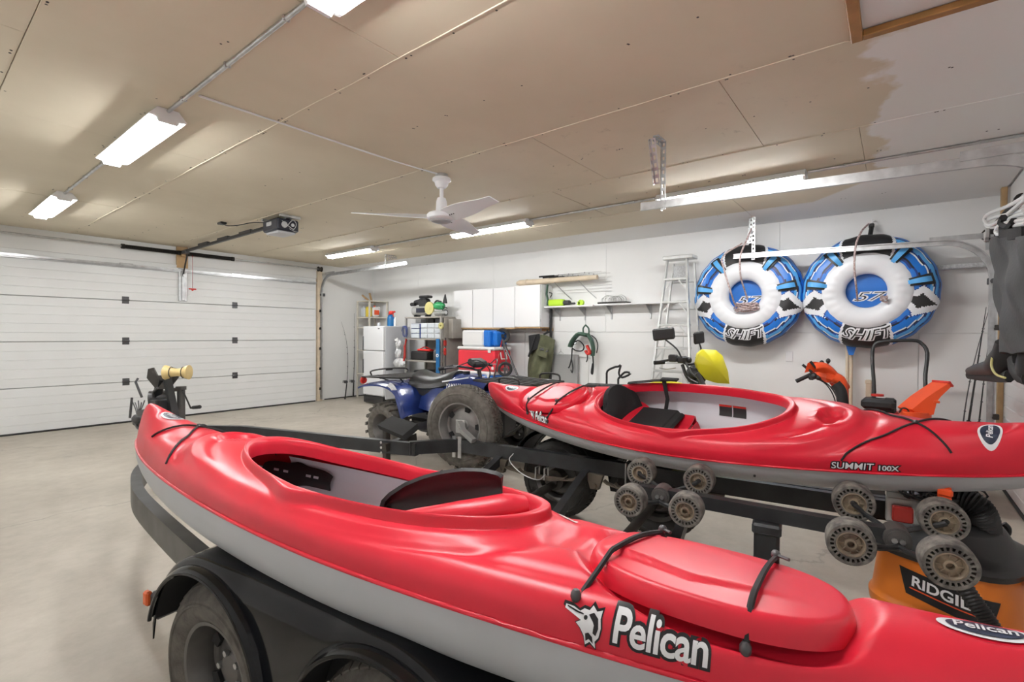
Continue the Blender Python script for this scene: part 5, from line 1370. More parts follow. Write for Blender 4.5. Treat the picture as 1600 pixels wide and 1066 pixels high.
t = thing('green_leaf_blower', 'green power tool lying on the shelving top', 'power tool', (6.1, 6.40, 1.67))
obj('body', MB().sph((6.05, 6.42, 1.86), (.08, .15, .07), 16).box((6.05, 6.34, 1.84), (.11, .10, .10), b=.03), 'green', t)
obj('handle', MB().tube([(6.05, 6.55, 1.87), (6.05, 6.48, 1.95), (6.05, 6.36, 1.93)], .016, 8, sm=3).prism([(0, 0), (.10, 0), (.06, .16)], (6.05, 6.33, 1.90), (0, -1, 0), (0, 0, 1), (.03, 0, 0)), 'black_plastic', t)
solo('grinding_disc', MB().cyl((5.98, 6.60, 1.82), (6.01, 6.60, 1.82), .115, n=28).cyl((5.975, 6.60, 1.82), (5.98, 6.60, 1.82), .03, n=14), 'pale_yellow', 'round pale yellow disc between compressor and green tool', 'disc')
solo('nail_gun', MB().box((6.02, 6.36, 1.73), (.10, .26, .07), b=.025).box((6.02, 6.50, 1.715), (.05, .12, .09), r=Euler((.5, 0, 0)), b=.015).cyl((6.02, 6.22, 1.73), (6.02, 6.20, 1.73), .03), 'aluminium', 'grey air tool lying under the green power tool', 'power tool')
solo('air_hose', MB().tube([(6.05+.0*k, 6.26+.06*math.cos(k*1.1), 1.69+.035*math.sin(k*1.1)+.008*k) for k in range(15)], .008, 6, sm=3), 'black_plastic', 'black hose coil on the right end of the shelving top', 'hose')
# second shelf
dz_ = 1.2725
def drawer_cab(nm, lb, y0, y1, z, h, rows, colsn, m1, m2):
    t = thing(nm, lb, 'organizer', (6.1, (y0+y1)/2, z)); obj('case', MB().box((6.12, (y0+y1)/2, z+h/2), (.22, y1-y0, h), b=.006), m1, t)
    for i in range(rows):
        for j in range(colsn):
            a = y0+(y1-y0)*(j+.06)/colsn; b = y0+(y1-y0)*(j+.94)/colsn; c = z+h*(i+.06)/rows; d = z+h*(i+.94)/rows
            obj('drawer', MB().box((6.0, (a+b)/2, (c+d)/2), (.02, b-a, d-c), b=.004).box((5.985, (a+b)/2, c+.012), (.014, (b-a)*.4, .008)), m2, t)
    return t
drawer_cab('drawer_organizer', 'blue-framed organizer with three grey drawers', 6.86, 7.12, dz_, .27, 3, 1, 'tube_navy', 'clear_plastic')
drawer_cab('drawer_organizer', 'white organizer with clear drawers on the shelving', 6.28, 6.84, dz_, .28, 3, 3, 'cooler_white', 'clear_plastic')
for k, (y, m_, lb) in enumerate(((6.95, 'sticker', 'grey carton on the blue-framed organizer'), (6.62, 'black_plastic', 'black box on white organizer, left one'), (6.42, 'gunmetal', 'dark box on white organizer, right one'))):
    solo('small_box', MB().box((6.1, y, dz_+.32), (.14, .15, .07), b=.008), m_, lb, 'box')
# third shelf
z3 = .8725
t = thing('tool_tote', 'black open tool tote with red tray on third shelf', 'tool box', (6.1, 6.92, z3))
obj('bin', MB().box((6.12, 6.90, z3+.08), (.26, .44, .16), b=.02), 'black_plastic', t); obj('tray', MB().box((6.08, 6.80, z3+.185), (.12, .34, .035), b=.012).tube([(6.08, 6.66, z3+.2), (6.08, 6.80, z3+.245), (6.08, 6.95, z3+.2)], .01, 6, sm=3), 'red_plastic', t)
bottle('dark_bottle', 'dark bottle behind the white can on third shelf', 'bottle', 6.1, 6.54, z3, .05, .25, 'gunmetal')
bottle('white_can', 'white can on right end of third shelf', 'can', 6.0, 6.36, z3, .04, .22, 'cooler_white', 'cooler_white')
solo('white_spray_nozzle', MB().cyl((6.0, 6.27, z3), (6.0, 6.27, z3+.12), .028).box((6.0, 6.27, z3+.14), (.03, .06, .04), b=.01), 'bag_translucent', 'small spray can at the shelf post', 'can')
solo('black_bin', MB().box((6.15, 6.75, .4825+.10), (.3, .6, .20), b=.02), 'black_plastic', 'black bin on the lower shelf', 'bin')
# hung on the unit
t = thing('spirit_level', 'blue spirit level hung upright on the shelving post', 'spirit level', (5.90, 6.26, .55))
obj('body', MB().box((5.895, 6.27, .90), (.022, .085, .74), b=.004), 'level_blue', t)
for z in (.62, .98): obj('vial_ring', MB().lathe([(.018, -.003), (.030, -.004), (.030, .004), (.018, .003)], (5.88, 6.27, z), (1, 0, 0), 20), 'decal_white', t)
solo('tape_reel', MB().lathe([(.02, -.015), (.055, -.015), (.06, 0), (.055, .015), (.02, .015), (.02, -.015)], (5.90, 6.20, 1.50), (1, 0, 0), 28), 'pale_yellow', 'yellow tape reel hung on the right shelving post', 'tape')
t = thing('pipe_clamp', 'orange-red clamp hung beside the blue level', 'clamp', (5.92, 6.12, 1.0))
obj('bar', MB().box((5.93, 6.12, .92), (.02, .02, .74)), 'gunmetal', t); obj('jaw', MB().box((5.92, 6.12, 1.20), (.05, .05, .10), b=.012).box((5.92, 6.12, 1.05), (.05, .06, .13), b=.02), 'red_lens', t)
solo('red_pry_bar', MB().tube([(5.88, 7.10, 1.26), (5.88, 7.14, 1.1), (5.88, 7.17, .82), (5.88, 7.16, .78)], .016, 8, sm=2).box((5.88, 7.14, 1.02), (.03, .05, .25), b=.01), 'red_lens', 'dark red bar hung on left shelving post', 'tool')
solo('cable_coil', MB().tube([(5.87+.003*k, 7.17+.05*math.cos(k*.8), 1.40+.10*math.sin(k*.8)) for k in range(24)], .006, 5, sm=2), 'tube_navy', 'dark blue coiled cord hung by the left post', 'cord')
for k, (y, z, r, lb) in enumerate(((7.33, 1.16, (.07, .06, .08), 'crumpled clear bag hung beside fridge, topmost'), (7.33, .98, (.08, .07, .09), 'crumpled clear bag hung beside fridge, middle one'), (7.30, .80, (.10, .15, .10), 'big crumpled clear bag hung beside fridge, lowest'))):
    mb = MB().grid(lambda u, v: (5.90+r[0]*math.sin(PI*v)*math.cos(2*PI*u)*(1+.22*math.sin(7*u*2*PI+9*v)), y+r[1]*math.sin(PI*v)*math.sin(2*PI*u)*(1+.22*math.cos(5*u*2*PI+7*v)), z+r[2]*math.cos(PI*v)), 24, 12, cu=True)
    solo('plastic_bag', mb, 'bag_translucent', lb, 'bag', ang=10)
solo('hose_rail', MB().box((5.88, 7.36, 1.10), (.02, .04, .34), b=.004).cyl((5.87, 7.36, 1.22), (5.87, 7.36, 1.26), .04), 'cooler_white', 'white slotted strip hung left of the shelving', 'strip')
# grey board with long tools right of the shelving
solo('grey_plank', MB().box((6.46, 6.02, .60), (.05, .26, 1.20), b=.006), 'grey_panel', 'grey weathered plank standing right of shelving', 'plank')
for k, (y, h, lb) in enumerate(((6.10, 1.25, 'dark long-handled tool leaning on grey plank'), (5.96, 1.30, 'second dark tool right of the grey plank'), (5.90, 1.15, 'thin black tool beside the coolers'))):
    t = thing('hand_tool', lb, 'tool', (6.38, y, 0)); obj('shaft', MB().tube([(6.30, y, .0), (6.42, y-.02, h)], .012, 8), 'gunmetal', t); obj('head', MB().box((6.40, y-.01, h), (.04, .09, .10), b=.01).tube([(6.40, y, h), (6.38, y+.05, h-.1), (6.38, y+.03, h-.18)], .012, 6, sm=2), 'dark_steel', t)

# ================================================================ COOLERS
def cooler(nm, lb, x, y, z, dx, dy, dz, body, lid, lidh=.055, handle='cooler_white', split=None):
    t = thing(nm, lb, 'cooler', (x, y, z), group='stacked coolers')
    obj('body', MB().box((x, y, z+(dz-lidh)/2), (dx, dy, dz-lidh), b=.025), body, t)
    obj('lid', MB().box((x, y, z+dz-lidh/2), (dx+.02, dy+.02, lidh), b=.02), lid, t)
    for s in (-1, 1):
        h_ = MB().tube([(x-.07, y+s*(dy/2+.005), z+dz-lidh-.03), (x-.07, y+s*(dy/2+.03), z+dz-lidh-.14), (x+.07, y+s*(dy/2+.03), z+dz-lidh-.14), (x+.07, y+s*(dy/2+.005), z+dz-lidh-.03)], .011, 6)
        obj('handle', h_, handle, t)
    obj('latch', MB().box((x-dx/2-.008, y-dy*.38, z+dz-.06), (.016, .06, .07), b=.006), handle, t)
    obj('corner_guard', MB().box((x-dx/2-.004, y-dy/2+.03, z+.06), (.014, .05, .05), b=.01), 'cooler_white', t)
    return t
cX = 6.17
cooler('cooler', 'blue cooler with white lid, bottom of the stack', cX, 5.46, .35, .42, .80, .40, 'blue_cooler', 'cooler_white')
cooler('cooler', 'red cooler with white lid in the stack middle', cX, 5.44, .752, .44, .82, .40, 'red_cooler', 'cooler_white')
t = thing('cooler', 'white and blue cooler on its side, top of stack', 'cooler', (cX, 5.44, 1.154), group='stacked coolers')
obj('lid', MB().box((cX-.02, 5.54, 1.154+.135), (.34, .50, .27), b=.03), 'cooler_white', t)
obj('body', MB().box((cX-.02, 5.22, 1.154+.135), (.36, .14, .27), b=.02).box((cX+.02, 5.12, 1.154+.13), (.30, .10, .25), b=.03), 'blue_cooler', t)
solo('wooden_crate', MB().box((cX, 5.46, .17), (.44, .80, .34), b=.01), 'shelf_tan', 'tan box under the stacked coolers', 'box')

# ================================================================ WALL CABINETS, SHELVES
def wall_cab(lb, y0, y1, n, z0, z1, xf):
    t = thing('wall_cabinet', lb, 'cabinet', ((xf+XB)/2, (y0+y1)/2, z0), group='white wall cabinets')
    obj('carcass', MB().box(((xf+.02+XB-.005)/2, (y0+y1)/2, (z0+z1)/2), (XB-xf-.03, y1-y0, z1-z0)), 'cabinet_white', t)
    obj('bottom_edge', MB().box(((xf+XB)/2-.005, (y0+y1)/2, z0-.012), (XB-xf-.01, y1-y0, .022)), 'raw_wood', t, label='bare wooden bottom edge')
    for i in range(n):
        a = y0+(y1-y0)*i/n+.006; b = y0+(y1-y0)*(i+1)/n-.006
        d_ = obj('door', MB().box((xf+.004, (a+b)/2, (z0+z1)/2), (.018, b-a, z1-z0-.004), b=.002), 'cabinet_white', t)
        mb = MB()
        for z in (z0+.1, z1-.1): mb.cyl((xf+.02, a+.001, z-.02), (xf+.02, a+.001, z+.02), .004, n=8)
        obj('hinge', mb, 'galvanized', d_)
    return t
wall_cab('white wall cabinet with three doors, bare wooden bottom edge', 4.875, 6.27, 3, 1.47, 2.135, 6.28)
wall_cab('white single-door wall cabinet right of three-door one', 4.36, 4.87, 1, 1.48, 2.145, 6.27)
def shelf(lb, y0, y1, z, d, brs):
    t = thing('wall_shelf', lb, 'shelf', (XB-d/2, (y0+y1)/2, z)); obj('board', MB().box((XB-d/2-.003, (y0+y1)/2, z), (d, y1-y0, .022), b=.003), 'cabinet_white', t)
    for y in brs: obj('bracket', MB().box((XB-.012, y, z-.11), (.012, .022, .20), b=.003).prism([(0, 0), (-d*.8, 0), (-d*.8, -.012), (0, -.13)], (XB-.008, y-.002, z-.011), (1, 0, 0), (0, 0, 1), (0, .004, 0)), 'galvanized', t)
    return t
shelf('thicker white shelf holding lime green tools', 3.48, 4.34, 1.79, .26, (3.75, 4.2))
shelf('long white shelf between the wire bundle and ladder', 2.34, 3.47, 1.80, .22, (2.7, 3.3))
z_ = 1.803
t = thing('cordless_tool', 'lime green boxy power tool on white shelf', 'power tool', (6.45, 4.15, z_))
obj('body', MB().box((6.43, 4.16, z_+.055), (.11, .28, .10), b=.02), 'lime', t); obj('nose', MB().box((6.43, 3.98, z_+.05), (.08, .14, .07), b=.02).box((6.43, 3.90, z_+.035), (.05, .14, .03), b=.01), 'black_plastic', t)
solo('tape_measure', MB().cyl((6.40, 3.72, z_+.042), (6.45, 3.72, z_+.042), .042, n=20).box((6.425, 3.75, z_+.03), (.05, .06, .06), b=.01), 'lime', 'round lime green tool on the shelf end', 'tool')
t = thing('wire_basket', 'dark tray heaped with grey wire coils', 'tray', (6.46, 3.2, 1.812))
obj('tray', MB().box((6.46, 3.20, 1.825), (.16, .46, .025), b=.008), 'dark_steel', t)
mb = MB()
for k in range(9):
    a = random.uniform(.05, .09); yy_ = 3.2+random.uniform(-.12, .12)
    mb.tube([(6.46+.02*math.sin(k)+.03*math.sin(w2*2), yy_+a*1.2*math.cos(w2), 1.87+a*.7*math.sin(w2)+.01) for w2 in [2*PI*j/12 for j in range(12)]], .004, 5, closed=True)
obj('wire_coil', mb, 'aluminium', t, kind='stuff')
# rod bundle on a wire rack above the shelf
t = thing('wire_rack', 'white wire rack fixed above the shelf', 'rack', (6.5, 3.9, 2.0))
for k in range(4): obj('wire', MB().cyl((6.57-.0*k, 3.30, 2.02+.045*k), (6.57, 4.25, 2.02+.045*k), .004, n=6), 'hanger_white', t)
for y in (4.05, 3.62): obj('arm', MB().tube([(6.33, y+.10, 2.17), (6.45, y, 2.02), (6.56, y-.08, 1.91)], .006, 6), 'galvanized', t)
t = thing('rod_tube', 'long cream rod tube lying across rack and cabinet top', 'tube', (6.4, 4.2, 2.2))
obj('tube', MB().cyl((6.40, 4.86, 2.205), (6.42, 3.45, 2.21), .048, .035, n=16), 'pale_wood', t); obj('end_cap', MB().cyl((6.40, 4.92, 2.204), (6.40, 4.86, 2.205), .03, .05, n=16).cyl((6.40, 4.73, 2.205), (6.40, 4.71, 2.205), .053, n=16), 'pale_wood', t)
for k, (y0, y1, z, lb) in enumerate(((4.45, 3.36, 2.275, 'topmost thin rod with pale handle in rod bundle'), (4.40, 3.30, 2.262, 'rod with brown grip just under the topmost rod'), (4.3, 3.25, 2.25, 'lowest thin dark rod on cream tube'))):
    rod(lb, (6.36+.03*k, y0, z), (6.38+.03*k, y1, z+.01), 0, .006, None, 'thin rods on the cream tube', 'gunmetal', 3, .28)
t = thing('strap_cluster', 'dark straps and hook hung between cabinet and shelf', 'strap', (6.5, 4.33, 1.8))
obj('strap', MB().sqtube([(6.42, 4.33, 2.15), (6.41, 4.34, 2.0), (6.42, 4.32, 1.9), (6.42, 4.33, 1.82)], .03, .02, up=(0, 1, 0)), 'dark_green', t); obj('hook', MB().tube([(6.40, 4.28, 2.02), (6.38, 4.22, 2.0), (6.38, 4.25, 1.94)], .01, 6, sm=3), 'black_plastic', t)
solo('black_pole', MB().cyl((6.52, 4.33, .0), (6.53, 4.335, 1.77), .022, n=12), 'black_plastic', 'black upright pole between cabinet end and shelf', 'pole')

# ================================================================ PUSH CART, WADERS, STRAPS
t = thing('push_cart', 'folded black push cart with small wheel at top', 'cart', (6.25, 4.95, 0))
pw = P(785, 525, X=6.2)
wl = obj('wheel', MB().lathe([(.075, -.015), (.11, -.02), (.125, 0), (.11, .02), (.075, .015), (.075, -.015)], pw, (.8, .6, 0), 32), 'black_plastic', t)
mb = MB().cyl(pw-Vector((.8, .6, 0))*.02, pw+Vector((.8, .6, 0))*.02, .03)
for k in range(5): th = 2*PI*k/5; mb.cyl(pw, pw+Vector((-.6*math.cos(th), .8*math.cos(th), math.sin(th)))*.08, .009, n=6)
obj('spokes', mb, 'black_matte', wl)
for (a, b, r, m_) in (((785, 535), (809, 588), .016, 'gunmetal'), ((783, 535), (775, 575), .012, 'red_lens'), ((785, 538), (795, 590), .010, 'gunmetal'), ((787, 538), (770, 598), .012, 'black_plastic')):
    q = P(*b, X=5.95); d = q-(pw+Vector((0, 0, -.05))); e = q+d*((0-q.z)/d.z) if d.z < -.01 else q
    obj('leg', MB().cyl(pw+Vector((0, 0, -.05)), e, r, n=10), m_, t)
pl = P(789, 577, X=5.80); wl = obj('wheel', MB().lathe([(.07, -.02), (.10, -.025), (.115, 0), (.10, .025), (.07, .02), (.07, -.02)], pl, (.75, .66, 0), 28), 'black_plastic', t)
obj('spokes', MB().cyl(pl-Vector((.02, .02, 0)), pl+Vector((.02, .02, 0)), .03).box(pl, (.01, .14, .02)).box(pl, (.01, .02, .14)), 'gunmetal', wl)
def garment(fn, m_, name='body', parent=None, nu=26, nv=22, t=.02): return obj(name, MB().sheet(fn, nu, nv, t), m_, parent)
gw = thing('green_waders', 'olive green chest waders with black lining on a hook', 'waders', (6.42, 4.5, .35))
def gwf(u, v):
    z = 1.36-1.02*v; yc = 4.42+.24*v*(1-v*.2)*.9; w_ = .17+.06*math.sin(PI*min(1, v*1.2))-.04*v; a = (u-.5)*2
    lean = .12*(1-v)*a
    return (6.50-.15*math.sqrt(max(0, 1-a*a))*(.6+.5*v)-.02*math.sin(6*a+5*v), yc-w_*a, z+lean*.0-.10*(a+.2)*(a+.2)*(1-v)+.06*a*(1-v))
garment(gwf, 'green_wader', parent=gw)
obj('lining', MB().sheet(lambda u, v: (6.40-.04*math.sin(PI*u), 4.66-.20*u-.02*v, 1.34-.30*v*(1-u*.3)+.03*u), 10, 8, .02), 'black_fabric', gw)
obj('pocket', MB().box((6.31, 4.33, 1.08), (.03, .19, .16), r=Euler((.25, 0, 0)), b=.01), 'green_wader', gw); obj('strap', MB().sqtube([(6.33, 4.50, 1.34), (6.31, 4.56, 1.15), (6.32, 4.62, 1.0)], .03, .008, up=(1, 0, 0)).sqtube([(6.36, 4.36, 1.36), (6.38, 4.28, 1.40), (6.45, 4.36, 1.42)], .03, .01, up=(1, 0, 0)), 'black_fabric', gw)
obj('buckle', MB().box((6.29, 4.34, 1.13), (.02, .07, .04), b=.006).box((6.30, 4.25, 1.10), (.02, .05, .03), r=Euler((-.5, 0, 0)), b=.006), 'gunmetal', gw)
obj('hook', MB().box((6.56, 4.42, 1.44), (.04, .20, .05), b=.006), 'raw_wood', gw)
solo('wire_hanger', MB().tube([(6.5, 4.12, 1.10), (6.5, 4.20, 1.04), (6.5, 4.06, 1.05), (6.5, 4.12, 1.10), (6.5, 4.12, 1.14)], .004, 5), 'aluminium', 'bent wire hanger hung beside the green waders', 'hanger')
solo('grey_board', MB().box((6.54, 4.12, .52), (.03, .56, 1.06), r=Euler((0, .03, 0)), b=.004), 'grey_panel', 'grey flat board leaning behind the green waders', 'board')
hs_ = thing('harness', 'tangled dark green harness and straps hung on a cord', 'harness', (6.5, 3.65, .8))
X_ = 6.47
def hp(l, X=X_): return [P(a, b, X=X) for a, b in l]
obj('cord', MB().tube(hp([(915, 482), (915, 508)]), .003, 5), 'black_plastic', hs_)
obj('loop', MB().tube(hp([(915, 508), (911, 514), (913, 524), (919, 524), (920, 514), (915, 508)]), .012, 6, sm=3), 'dark_green', hs_)
obj('pad', MB().tube(hp([(918, 524), (905, 522), (898, 528), (893, 536), (891, 542)]), .062, 10, sm=3, flat=.5), 'dark_green', hs_)
obj('pad', MB().tube(hp([(918, 522), (924, 532), (927, 545), (926, 556)]), .05, 10, sm=3, flat=.5), 'dark_green', hs_)
obj('strap', MB().tube(hp([(894, 545), (893, 560), (890, 572), (888, 575)]), .012, 6, sm=3, flat=.4), 'black_fabric', hs_)
obj('strap', MB().tube(hp([(893, 560), (895, 575), (894, 583), (892, 578)]), .009, 6, sm=3, flat=.4), 'black_fabric', hs_)
obj('strap', MB().tube(hp([(926, 552), (927, 570), (926, 584), (924, 582), (926, 568)]), .012, 6, sm=3, flat=.4), 'black_fabric', hs_)
obj('strap', MB().tube(hp([(917, 548), (918, 560), (916, 566)]), .010, 6, sm=3, flat=.4), 'black_fabric', hs_)
obj('strap', MB().tube(hp([(924, 524), (931, 530), (934, 540), (932, 552)]), .008, 6, sm=3), 'black_fabric', hs_)
obj('red_webbing', MB().tube(hp([(917, 540), (920, 546), (922, 552), (918, 553), (915, 548)], X_-.05), .034, 8, sm=3, flat=.6), 'red', hs_)
obj('buckle', MB().sph(P(899, 537, X=X_-.04), .02, 8).sph(P(922, 560, X=X_-.04), .018, 8), 'galvanized', hs_)
obj('lower_tangle', MB().tube(hp([(895, 540), (903, 532), (912, 540), (910, 548), (900, 548), (894, 544)]), .010, 6, sm=4), 'black_fabric', hs_)

# ================================================================ LADDER
ld = thing('step_ladder', 'tall aluminium step ladder leaning folded on the wall', 'ladder', (6.2, 2.25, 0))
lt, rt_ = P(1043, 405, X=6.22), P(1073, 403, X=6.22)
lb_, rb = P(1019, 592, X=6.05), P(1079, 592, X=6.05)
def ext_(a, b, z): k = (z-a.z)/(b.z-a.z); return a+(b-a)*k
fl = ext_(lt, lb_, .02); fr2 = ext_(rt_, rb, .02)
def ladder_rail(a, b, m=.05): return MB().sqtube([a, b], .022, m, up=(1, 0, 0))
obj('rail', ladder_rail(lt, fl), 'aluminium', ld); obj('rail', ladder_rail(rt_, fr2), 'aluminium', ld)
obj('top_cap', MB().box(((lt+rt_)/2+Vector((.05, -.02, .01))), (.20, (lt-rt_).length+.14, .05), b=.008), 'aluminium', ld)
for y_ in (436, 472, 508, 544, 580, 618, 660, 705):
    zz_ = P(1050, y_, X=6.15).z
    if zz_ < .15: continue
    a, b = ext_(lt, lb_, zz_), ext_(rt_, rb, zz_)
    s_ = obj('step', MB().box((a+b)/2+Vector((.03, 0, 0)), (.11, (a-b).length, .028), b=.004), 'aluminium', ld)
    for e_, sg in ((a, -1), (b, 1)):
        mb = MB().sqtube([e_+Vector((-.02, sg*.015, -.13)), e_+Vector((-.02, sg*.10, -.02))], .018, .006, up=(1, 0, 0)); obj('step_brace', mb, 'aluminium', s_)
for (a, b) in ((lt+Vector((.14, -.03, -.05)), fl+Vector((.24, -.02, 0))), (rt_+Vector((.14, -.05, -.05)), fr2+Vector((.24, -.07, 0)))): obj('rear_rail', MB().sqtube([a, b], .02, .035, up=(1, 0, 0)), 'aluminium', ld)
for z in (2.05, 1.7, 1.35, 1.0, .6): 
    a, b = ext_(lt, lb_, z)+Vector((.20, -.03, 0)), ext_(rt_, rb, z)+Vector((.20, -.06, 0)); obj('rear_brace', MB().cyl(a, b, .008, n=8), 'aluminium', ld)
obj('warning_label', MB().box((lt+rt_)/2+Vector((.12, .0, -.18)), (.004, .17, .20)), 'sticker', ld)

# ================================================================ TOWABLE TUBES
def towable(lb, cy, cz, R, ph, ropes):
    cx = 6.40; t = thing('towable_tube', lb, 'inflatable tube', (6.55, cy, cz-R), group='blue inflatable towable tubes on the wall')
    NA, NF = 300, 56; vs = []; kR = R/.6
    def cov(a, f):    # a from the bottom, anticlockwise for the viewer; f 0 inner front .. 1 back
        rc, rw, rx = .405*kR, .195*kR, .165
        th = PI*1.02-f*1.32*PI   # front inner -> outside -> back
        c_, s_ = math.cos(th), math.sin(th)
        r = rc+rw*(abs(c_)**.9)*(1 if c_ > 0 else -1); x = -rx*(abs(s_)**.85)*(1 if s_ > 0 else -1)
        r *= 1+.006*math.sin(a*20)
        return Vector((cx+x, cy-r*math.sin(a), cz-r*math.cos(a)))
    mb = MB()
    for i in range(NA):
        for j in range(NF+1): mb.v.append(tuple(cov(2*PI*i/NA, j/NF)))
    names = ['tube_blue', 'tube_light', 'tube_navy', 'tube_black', 'tube_white']
    def pat(a, f):
        d = math.degrees(a) % 360; d = d if d <= 180 else d-360; s = abs(d)
        wdt = 36-24*f
        if s < wdt: return 3
        if s < wdt+3.0: return 4
        if s > 134+34*f:
            return 4 if s < 137+34*f else 3
        # star patch
        ds = (s-74)/14.0; df = (f-.45)/.32
        k = abs(ds)**.62+abs(df)**.62
        if k < .88: return 3
        if abs(ds)**.7+abs(df)**.7 < 1.32 and f > .1: return 4
        if k < 1.42 and f > .1: return 2
        b = (f*9.5+.25*math.sin(s*.06)) % 1; q = int(f*9.5)
        if b < .16: return 4 if q % 3 else 2
        if b < .24: return 3
        if b < .42: return 2 if (q % 2) else 0
        return [1, 0, 1, 0, 0, 1, 0, 2, 0, 2][q % 10]
    for i in range(NA):
        for j in range(NF):
            mb.f.append([i*(NF+1)+j, ((i+1) % NA)*(NF+1)+j, ((i+1) % NA)*(NF+1)+j+1, i*(NF+1)+j+1]); mb.m.append(pat(2*PI*(i+.5)/NA, (j+.5)/NF))
    obj('cover', mb, names, t, ang=80)
    # white inner ring with welded puckers
    def ring(u, v):
        a = 2*PI*u; th = 2*PI*v; rc, rw = .298*kR, .122*kR
        pk = 1+.03*math.sin(a*26)*max(0, math.sin(th+.6))**3*(.4+.6*math.sin(a)**2)
        r = rc+rw*math.cos(th); x = -.10-.095*math.sin(th)*pk
        return Vector((cx+x, cy-r*math.sin(a), cz-r*math.cos(a)))
    obj('inner_ring', MB().grid(ring, 160, 28, cu=True, cv=True), 'tube_white', t, ang=80)
    obj('floor_panel', MB().cyl((cx-.035, cy, cz), (cx-.025, cy, cz), .25*kR, n=48), 'tube_blue', t)
    for off, m_, dx in ((.007, 'decal_white', .002), (-.002, 'tube_black', .004)):
        mb = MB(); put_text(mb, '57', lambda a, b: (cx-.036-dx, cy-a*1.0, cz-.060*kR+b), .13*kR, off, .35, 1.9); obj('floor_lettering', mb, m_, t)
    # lettering round the lower edge
    for off, m_, lf in ((.009, 'decal_white', .005), (-.001, 'tube_black', .009)):
        mb = MB()
        def fn(a, b, lf=lf):
            an = a/(.56*kR); p = cov(an, .47-b*1.35/kR); n_ = (p-Vector((cx+.02, cy-.405*kR*math.sin(an), cz-.405*kR*math.cos(an)))).normalized(); return p+n_*lf
        put_text(mb, 'SHIFT', fn, .135*kR, off, .35, 1.45, .02); obj('edge_lettering', mb, m_, t)
    for an in (100, -100, 142, -142):
        a = math.radians(an); mb = MB()
        def hf(u, v, a=a): p = cov(a+(u-.5)*.20, .30+.26*v); n_ = (p-Vector((cx, cy-.405*kR*math.sin(a), cz-.405*kR*math.cos(a)))).normalized(); return p+n_*.012
        h_ = obj('handle_patch', MB().sheet(hf, 8, 8, .008), 'tube_black', t)
        def hg(u, v, a=a): p = cov(a+(u-.5)*.09, .34+.18*v); n_ = (p-Vector((cx, cy-.405*kR*math.sin(a), cz-.405*kR*math.cos(a)))).normalized(); return p+n_*(.018+.03*math.sin(PI*v))
        obj('grip', MB().sheet(hg, 8, 8, .01), 'tube_light', h_)
    a = math.radians(50); p = cov(a, .30)
    obj('valve', MB().cyl(p+Vector((-.0, 0, 0)), p+Vector((-.018, 0, 0)), .042*kR, n=28), 'gunmetal', t)
    obj('valve_cap', MB().cyl(p+Vector((-.018, 0, 0)), p+Vector((-.024, 0, 0)), .034*kR, n=28), 'clear_plastic', t)
    # tow point and its ceiling hook
    top = cz+R
    tw = obj('tow_strap', MB().cyl((cx+.02, cy-.02, top-.02), (cx+.10, cy-.03, top+.09), .022, n=12).box((cx+.10, cy-.03, top+.11), (.03, .05, .05), b=.008), 'tube_black', t)
    obj('hook', MB().tube([(cx+.10, cy-.03, top+.13), (cx+.14, cy-.05, top+.17), (cx+.165, cy-.04, top+.17), (XB-.03, cy-.03, top+.19)], .008, 6, sm=4), 'hanger_white', tw)
    for k, pts in enumerate(ropes):
        obj('tow_rope', MB().tube([P(a_, b_, X=X) for a_, b_, X in pts], .0095, 7, sm=5), 'rope', t)
    mb = MB()
    return t
tA = towable('left blue and white inflatable tube with rope pile inside', 1.41, 1.844, .612, 0, [[(1180, 345, 6.3), (1168, 372, 6.0), (1157, 400, 5.95), (1157, 430, 5.98), (1163, 452, 6.1), (1168, 468, 6.2)], [(1160, 380, 6.0), (1130, 400, 5.98), (1131, 420, 5.96), (1140, 450, 5.98), (1148, 475, 6.1), (1155, 480, 6.2)]])
pts = [P(1148+38*random.random(), 474+14*random.random(), X=6.16+.06*random.random()) for k in range(34)]
obj('rope_pile', MB().tube(pts, .0085, 6, sm=4), 'rope', tA)
tB = towable('right blue and white inflatable tube, nearest the second door', .24, 1.84, .600, 0, [[(1357, 350, 6.3), (1346, 362, 6.05), (1337, 385, 5.95), (1335, 420, 5.95), (1338, 450, 6.0), (1340, 470, 6.22)]])
pts = [P(1376+12*random.random(), 460+12*random.random(), X=6.16+.04*random.random()) for k in range(14)]
obj('rope_pile', MB().tube(pts, .0085, 6, sm=4), 'rope', tB)
solo('horizontal_rail_cover', MB().box((6.50, .70, 2.0), (.10, .34, .05), b=.006), 'sticker', 'grey wooden ledge between the two inflatable tubes', 'ledge')
solo('wall_ledge', MB().box((6.52, -.40, 2.06), (.09, .62, .045), b=.006), 'sticker', 'grey ledge right of the right inflatable tube', 'ledge')

